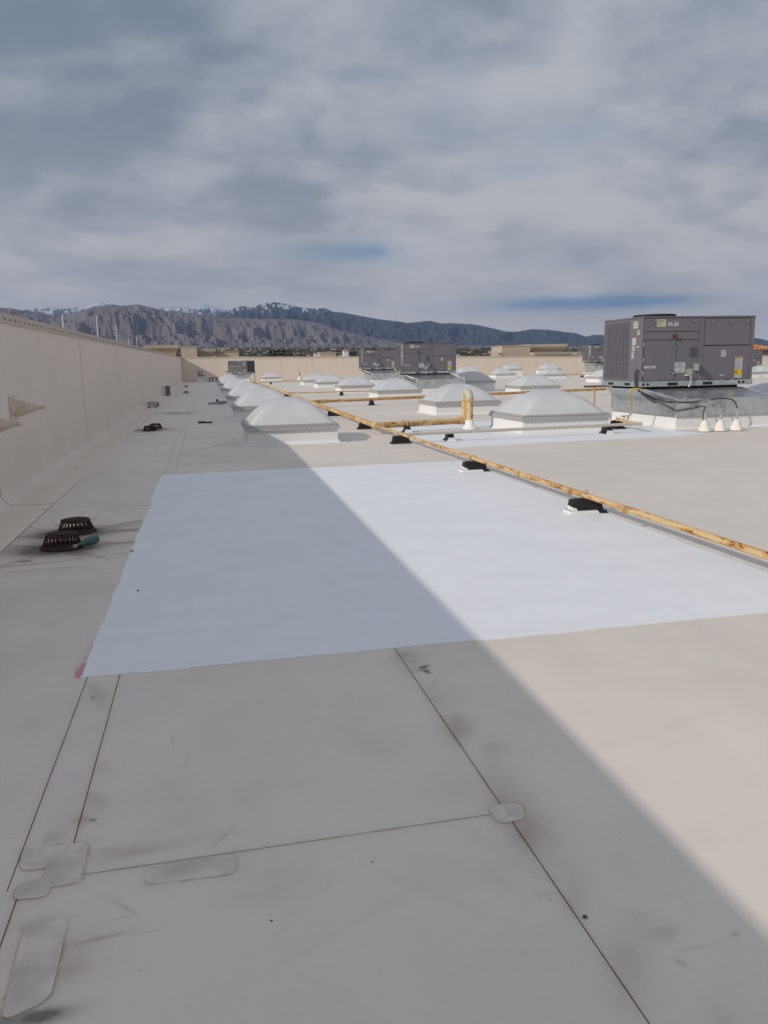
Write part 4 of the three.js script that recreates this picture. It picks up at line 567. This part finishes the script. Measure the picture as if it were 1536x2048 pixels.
// ---------------------------------------------------------------- beyond the roof: ground, town, mountains
const AZ0 = -0.62, AZ1 = 1.05;
const tanAt = (px, py) => { const d = ray(px, py); return d.y / Math.hypot(d.x, d.z); };
const azPx = (px, py = 691) => { const d = ray(px, py); return Math.atan2(d.x, -d.z); };
const pxOf = (a) => { // inverse of azPx by search
  let lo = -3000, hi = 5200; for (let k = 0; k < 40; k++) { const m = (lo + hi) / 2; if (azPx(m) < a) lo = m; else hi = m; } return (lo + hi) / 2; };
const baseTan = (a) => { const c = Math.min(1.1, Math.max(-0.7, a)); return tanAt(pxOf(c), 692.5); };
const groundY = (r, bt) => -9.6 + Math.max(0, r - 140) * bt * sst(140, 700, r);
const mGround = new THREE.MeshStandardMaterial({ roughness: 0.95, vertexColors: true });
{
  const rs = [0, 60, 140, 200, 280, 400, 550, 750, 1000, 1400, 2000, 2800, 4000, 5600, 7500, 9500, 12000, 16000], NA = 360, p = [], c = [], idx = [];
  for (let i = 0; i <= NA; i++) { const a = -Math.PI + 2 * Math.PI * i / NA, bt = baseTan(Math.abs(a) > 2 ? Math.sign(a) * 2 : a); for (const r of rs) { p.push(Math.sin(a) * r, groundY(r, bt), -Math.cos(a) * r); const n = 0.75 + 0.5 * fbm(Math.sin(a) * r * 0.004, Math.cos(a) * r * 0.004, 4); c.push(0.17 * n, 0.135 * n, 0.115 * n); } }
  const m = rs.length; for (let i = 0; i < NA; i++) for (let j = 0; j + 1 < m; j++) { const q = i * m + j; idx.push(q, q + m, q + 1, q + 1, q + m, q + m + 1); }
  const g = new THREE.BufferGeometry(); g.setAttribute('position', new THREE.Float32BufferAttribute(p, 3)); g.setAttribute('color', new THREE.Float32BufferAttribute(c, 3)); g.setIndex(idx); g.computeVertexNormals();
  const nn = g.attributes.normal; for (let i = 0; i < nn.count; i++) if (nn.getY(i) < 0) nn.setXYZ(i, -nn.getX(i), -nn.getY(i), -nn.getZ(i));
  struct(mesh('ground', g, Object.assign(mGround, { side: THREE.DoubleSide })));
}
function range(name, D0, D1, prof, colour, seed, rough, relief) {
  const NA = 1500, NT = 64, pa = prof.map(q => [azPx(q[0], q[1]), tanAt(q[0], q[1])]).sort((a, b) => a[0] - b[0]);
  const crest = (a) => { if (a <= pa[0][0]) return pa[0][1]; for (let i = 0; i + 1 < pa.length; i++) if (a < pa[i + 1][0]) { const t = (a - pa[i][0]) / (pa[i + 1][0] - pa[i][0]); return mix(pa[i][1], pa[i + 1][1], t); } return pa[pa.length - 1][1]; };
  const p = [], c = [], idx = [], a0 = AZ0, a1 = AZ1, hs = [];
  for (let i = 0; i <= NA; i++) {
    const a = mix(a0, a1, i / NA), bt = baseTan(a); const Hc = D1 * crest(a) + D1 * rough * (fbm(a * 260, seed, 4) - 0.5), Hb = D0 * bt - 25;
    for (let j = 0; j <= NT; j++) {
      const t = j / (NT - 4), r = mix(D0, D1, t);
      let y; if (t <= 1) {
        const wp = (fbm(a * 34, t * 4 + seed, 4) - 0.5), rg = (f, k, o) => { let v = 0, am = 1, q = 0; for (let z = 0; z < o; z++) { v += am * (1 - Math.abs(2 * vn(a * f + wp * 3.2 * (1 + z), t * k + seed * 3 + z * 7) - 1)); q += am; am *= 0.55; f *= 2.05; k *= 2.1; } return v / q; };
        const s = rg(30, 5.5, 6), n = fbm(a * 210, t * 16 + seed * 2, 5) - 0.5, cl = sst(0.55, 0.72, t + wp * 0.35), tt = 0.42 * Math.pow(t, 1.3) + 0.2 * t + 0.38 * cl * Math.pow(t, 0.6);
        y = mix(Hb, Hc, Math.min(1, tt)) + (Hc - Hb) * relief * Math.sin(Math.PI * Math.min(1, t)) * ((s - 0.62) * 1.9 + n * 0.95);
        y = Math.min(y, mix(Hb, Hc * r / D1, 0.985 * Math.min(1, t * 1.4)) + 1e9 * (t >= 1 ? 1 : 0));
      } else y = Hc - (t - 1) * D1 * 0.35;
      p.push(Math.sin(a) * r, y, -Math.cos(a) * r); hs.push([y, a]);
    }
  }
  const m = NT + 1; for (let i = 0; i < NA; i++) for (let j = 0; j < NT; j++) { const q = i * m + j; idx.push(q, q + m, q + 1, q + 1, q + m, q + m + 1); }
  const g = new THREE.BufferGeometry(); g.setAttribute('position', new THREE.Float32BufferAttribute(p, 3)); g.setIndex(idx); g.computeVertexNormals();
  const nn = g.attributes.normal; for (let i = 0; i < nn.count; i++) { if (nn.getY(i) < 0) nn.setXYZ(i, -nn.getX(i), -nn.getY(i), -nn.getZ(i)); const q = hs[i]; c.push(...colour(q[0], q[1])); }
  g.setAttribute('color', new THREE.Float32BufferAttribute(c, 3));
  const o = struct(mesh(name, g, new THREE.MeshStandardMaterial({ roughness: 0.95, vertexColors: true, side: THREE.DoubleSide }))); return o;
}
// bare rock mottled by bedding, snow lying above a ragged snow line
const rock = (r, g, b, f) => (y, a) => { const k = (0.75 + 0.5 * fbm(a * 120 + f, f, 4)) * (0.8 + 0.4 * fbm(a * 420, y * 0.03 + f, 4)); return [r * k, g * k, b * k]; };
const snowy = (base, line, depth, f) => (y, a) => { const c = base(y, a), s = 0.75 * sst(0.5, 0.62, fbm(a * 300 + f, y * 0.012, 5) * 0.75 + Math.min(0.5, (y - line) / depth * 0.25)); return [mix(c[0], 0.72, s), mix(c[1], 0.73, s), mix(c[2], 0.75, s)]; };
range('snowy_mountains', 24000, 30000, [[-600, 640], [-300, 628], [0, 622], [60, 618.6], [78, 615], [130, 614], [156, 613], [182, 608], [198, 603], [216, 609], [255, 618], [299, 614.7], [338, 612], [375, 614.5], [391, 612], [403, 609.5], [411, 609.5], [425, 613], [448, 618], [480, 630], [600, 660], [1000, 690], [1600, 690]], snowy(rock(0.11, 0.105, 0.105, 3), 1750, 260, 1), 4.4, 0.0006, 0.22);
range('blue_mountains', 15500, 20000, [[-600, 690], [300, 690], [400, 650], [437, 628], [469, 615.7], [487, 612], [508, 614.7], [521, 608], [547, 604], [573, 608], [599, 614.7], [625, 617], [648, 616], [667, 623.5], [687, 625], [729, 633], [755, 638], [800, 643], [815, 646], [860, 641], [883, 647], [901, 645.7], [940, 648], [961, 651], [992, 658], [1013, 663], [1037, 663], [1062, 658], [1095, 659], [1124, 663], [1151, 666], [1172, 673], [1188, 669], [1210, 670], [1300, 668], [1400, 672], [1470, 680], [1512, 675.5], [1536, 681], [1700, 684], [2200, 690]], snowy(rock(0.055, 0.053, 0.054, 7), 1250, 300, 5), 9.1, 0.0006, 0.24);
range('brown_foothills', 8600, 12500, [[-600, 622], [-200, 612], [0, 614.7], [20, 616], [42, 620], [80, 626], [110, 632], [125, 634], [140, 630], [160, 622], [182, 615], [205, 611], [224, 608.4], [240, 611], [255, 610.5], [276, 608], [290, 612], [302, 614.7], [330, 621], [354, 624], [385, 626.7], [420, 631], [448, 635], [485, 636], [521, 638], [573, 637], [600, 640], [625, 643], [650, 650], [677, 659], [729, 672], [800, 685], [880, 691], [1200, 693], [2200, 693]], rock(0.16, 0.137, 0.13, 11), 2.7, 0.0006, 0.19);

// the town reads as one mass: houses and street trees out on the plain
{
  const r = rng(9), dummy = new THREE.Object3D(), col = new THREE.Color(); const NH = 5200, NT = 6500;
  const houses = new THREE.InstancedMesh(new THREE.BoxGeometry(1, 1, 1).translate(0, 0.5, 0), new THREE.MeshStandardMaterial({ roughness: 0.9 }), NH); houses.name = 'town_houses';
  const trees = new THREE.InstancedMesh(new THREE.IcosahedronGeometry(0.5, 1).translate(0, 0.5, 0), new THREE.MeshStandardMaterial({ roughness: 1 }), NT); trees.name = 'town_trees';
  const spot = () => { const a = mix(-0.5, 0.95, r()), d = 420 * Math.pow(17, Math.pow(r(), 0.8)); return [a, d]; };
  const bts = Array.from({ length: 101 }, (_, i) => baseTan(mix(-0.55, 1.0, i / 100))); const btOf = (a) => bts[Math.round((a + 0.55) / 1.55 * 100)];
  for (let i = 0; i < NH; i++) { const [a, d] = spot(); const w = 9 + r() * 10, big = r() < 0.03; dummy.position.set(Math.sin(a) * d, groundY(d, btOf(a)) - 0.3, -Math.cos(a) * d); dummy.rotation.y = r() * 0.4; dummy.scale.set(big ? 40 + r() * 40 : w, 3.5 + r() * 4, big ? 30 : 9 + r() * 9); dummy.updateMatrix(); houses.setMatrixAt(i, dummy.matrix); const q = r(); if (q < 0.6) col.setRGB(0.25 + r() * 0.12, 0.22 + r() * 0.09, 0.20 + r() * 0.08); else if (q < 0.85) col.setRGB(0.17, 0.13, 0.115); else col.setRGB(0.62, 0.6, 0.58); houses.setColorAt(i, col); }
  for (let i = 0; i < NT; i++) { const [a, d] = spot(); const s = 4 + r() * 6; dummy.position.set(Math.sin(a) * d, groundY(d, btOf(a)) - 0.5, -Math.cos(a) * d); dummy.rotation.y = r() * 6; dummy.scale.set(s * 1.2, s, s * 1.2); dummy.updateMatrix(); trees.setMatrixAt(i, dummy.matrix); col.setRGB(0.03 + r() * 0.025, 0.034 + r() * 0.022, 0.028 + r() * 0.015); trees.setColorAt(i, col); }
  for (const o of [houses, trees]) { o.castShadow = o.receiveShadow = true; o.userData = { kind: 'stuff', label: o === houses ? 'distant tan houses of the town on the plain' : 'dark trees scattered between the distant houses', category: o === houses ? 'houses' : 'trees' }; scene.add(o); }
}
// parapet blocks of the neighbouring roofs, standing behind the far wall
const mStucco = std(0.56, 0.47, 0.37, 0.85), mCap = std(0.60, 0.53, 0.44, 0.8);
function block(label, z, px0, px1, py, o = {}) {
  const a = onZ(px0, py, z), b = onZ(px1, py, z), w = b.x - a.x, top = (a.y + b.y) / 2, d = o.depth || 3;
  const t = thing('parapet_block', label, 'building', 'stepped parapets beyond the far wall', [a.x, -9.6, z]); const Hh = top + 9.6;
  if (o.flare) {
    const f = o.flare; mesh('wall', box(f, w - f, 0, Hh - 1.25, -f, -d + f), mStucco, t);
    const lv = [[0.0, Hh - 0.38, Hh, mCap], [0.18, Hh - 0.62, Hh - 0.385, mStucco], [0.36, Hh - 0.9, Hh - 0.625, mStucco], [0.5, Hh - 1.25, Hh - 0.905, mStucco]];
    for (const [k, y0, y1, m] of lv) { const e = f * k; mesh('cornice_step', frustum([e + f * 0.12, w - e - f * 0.12, -e - f * 0.12, -d + e], y0, [e, w - e, -e, -d + e], y1), m, t); }
  } else { mesh('wall', box(0, w, 0, Hh - 0.14, 0, -d), o.mat || mStucco, t); mesh('coping', rbox(-0.06, w + 0.06, Hh - 0.138, Hh, 0.06, -d - 0.06, 0.02, 1), o.cap || mCoping, t); }
  return t;
}
block('wide tan parapet block with deep cornice above the shaded wall corner', -100.5, 285, 360, 690, { flare: 1.0 });
block('plain pale square parapet block standing on the far wall corner', -99.5, 361, 393, 693);
block('low corniced parapet block beside the pale square one', -102, 393, 432, 697, { flare: 0.8 });
block('low long parapet with orange coping behind the small air unit', -104, 432, 477, 702, { cap: std(0.5, 0.27, 0.12, 0.8) });
block('plain tan parapet block beside the corniced one', -101, 1004, 1060, 691, { depth: 4 });
block('broad corniced parapet block rising over the far wall', -102.5, 1060, 1137, 688, { flare: 1.1, depth: 5 });
block('dark brown lower cornice in front of the broad corniced block', -99.5, 1068, 1146, 704, { flare: 0.8 });
block('small pale parapet stub next to the hidden air unit', -100, 1153, 1175, 705);
block('small pale stub left of the plain tan block', -100, 997, 1004, 705);
block('low tan rooftop screen beyond the far wall', -112, 640, 672, 704);
block('small white box on the roof beyond the far wall', -108, 629, 635, 706, { mat: mCurb, depth: 1 });
block('white rooftop box beside dark machinery beyond the far wall', -108, 688, 697, 700, { mat: mCurb, depth: 1.2 });
{
  const a = onZ(697.5, 701, -108), b = onZ(730, 701, -108), t = thing('rooftop_machine', 'dark open sided machine on the roof beyond the far wall', 'machine', null, [a.x, -9.6, -108]), w = b.x - a.x, h = a.y + 9.6;
  mesh('body', box(0.05, w, 0, h - 0.1, -0.06, -1.5), std(0.05, 0.045, 0.045, 0.8), t); for (const q of [0.0, 0.5, 0.98]) mesh('post', box(w * q, w * q + 0.07, 0, h, 0, -0.05), mRail, t); mesh('top_rail', box(0, w, h - 0.09, h, 0.005, -1.5), mRail, t);
}
// terracotta tiled roof beyond the right of the large unit
{
  const t = thing('tiled_roof_building', 'building with orange terracotta tile roof beyond the large unit', 'building', null, [69.6, 0, -106]);
  mesh('wall', box(0.5, 16, -9.6, 2.55, -0.5, -12), mStucco, t); const m1 = std(0.52, 0.20, 0.085, 0.85), m2 = std(0.62, 0.32, 0.16, 0.85), m3 = std(0.40, 0.15, 0.075, 0.85), r = rng(4);
  mesh('roof_slope', poly([[V(0, 2.6, 0.2), V(16, 2.6, 0.2), V(12, 3.95, -6), V(4, 3.95, -6)], [V(0, 2.6, -12.2), V(0, 2.6, 0.2), V(4, 3.95, -6), V(4, 3.95, -6.01)], [V(16, 2.6, 0.2), V(16, 2.6, -12.2), V(12, 3.95, -6.01), V(12, 3.95, -6)]]), m3, t);
  for (let j = 0; j < 9; j++) for (let i = 0; i < 26; i++) { const s = j / 9, x = 0.5 + i * 0.6 - (j % 2) * 0.2; if (x < 8 || x > 15.9 - s * 4) continue; const g = new THREE.CylinderGeometry(0.2, 0.25, 0.82, 8, 1, false, -Math.PI / 2, Math.PI).rotateX(-Math.PI / 2 + 0.215).translate(x, 2.68 + s * 1.35, -s * 6.2); mesh('roof_tile', g, [m1, m2, m1, m3][Math.floor(r() * 4)], t); }
}
// steel transmission poles beyond the shaded parapet
[[125, 628, 3], [193, 630, 3], [232, 651, 3], [257, 677, 2], [273, 671, 3]].forEach(([px, py, n], i) => {
  const p = onX(px, py, -60), t = thing('power_pole', `tall grey steel power pole beyond the parapet, ${ord[i]} counted along the wall towards the mountains`, 'power pole', 'steel power poles', [p.x, -9.6, p.z]), h = p.y + 9.6;
  mesh('shaft', rod(V(0, 0, 0), V(0, h, 0), 0.62, 0.38, 10), std(0.62, 0.60, 0.58, 0.6), t);
  for (let k = 0; k < n; k++) mesh('crossarm', rod(V(-3.2 + k * 0.3, h * (0.93 - k * 0.10), 0), V(3.2 - k * 0.3, h * (0.93 - k * 0.10), 0), 0.16, 0.16, 6), mRail, t);
});
// palms beyond the far wall
[[541, 703.5, 6], [549, 702, 7], [557, 700.5, 8], [566, 701, 7]].forEach(([px, py, s], i) => {
  const p = onZ(px, py, -170 - i * 3), t = thing('palm_tree', `dark palm tree crown behind the far wall, ${['leftmost and lowest', 'second', 'tallest', 'rightmost'][i]} of the clump`, 'tree', 'palm clump beyond the far wall', [p.x, -9.6, p.z]), h = p.y + 9.6 - 0.5, r = rng(50 + i);
  mesh('trunk', rod(V(0, 0, 0), V(0.1, h, 0), 0.22, 0.15, 8), std(0.14, 0.10, 0.07, 0.95), t);
  const q = []; for (let k = 0; k < 46; k++) { const a = r() * 6.28, e = -0.9 + r() * 2.1, L = 0.75 + r() * 0.5, d = V(Math.cos(a) * Math.cos(e), Math.sin(e), Math.sin(a) * Math.cos(e)), s2 = V(-Math.sin(a), 0, Math.cos(a)); const c = V(0.1, h, 0), m1 = c.clone().addScaledVector(d, L * 0.6), m2 = c.clone().addScaledVector(d, L).add(V(0, -0.22, 0)); const b0 = c.clone().addScaledVector(s2, 0.03), b1 = c.clone().addScaledVector(s2, -0.03); q.push([b1, b0, m1.clone().addScaledVector(s2, 0.13), m1.clone().addScaledVector(s2, -0.13)], [m1.clone().addScaledVector(s2, -0.13), m1.clone().addScaledVector(s2, 0.13), m2.clone().addScaledVector(s2, 0.03), m2.clone().addScaledVector(s2, -0.03)]); }
  mesh('crown', poly(q), new THREE.MeshStandardMaterial({ color: new THREE.Color().setRGB(0.035, 0.05, 0.025), roughness: 0.9, side: THREE.DoubleSide }), t);
});

renderer.render(scene, camera);
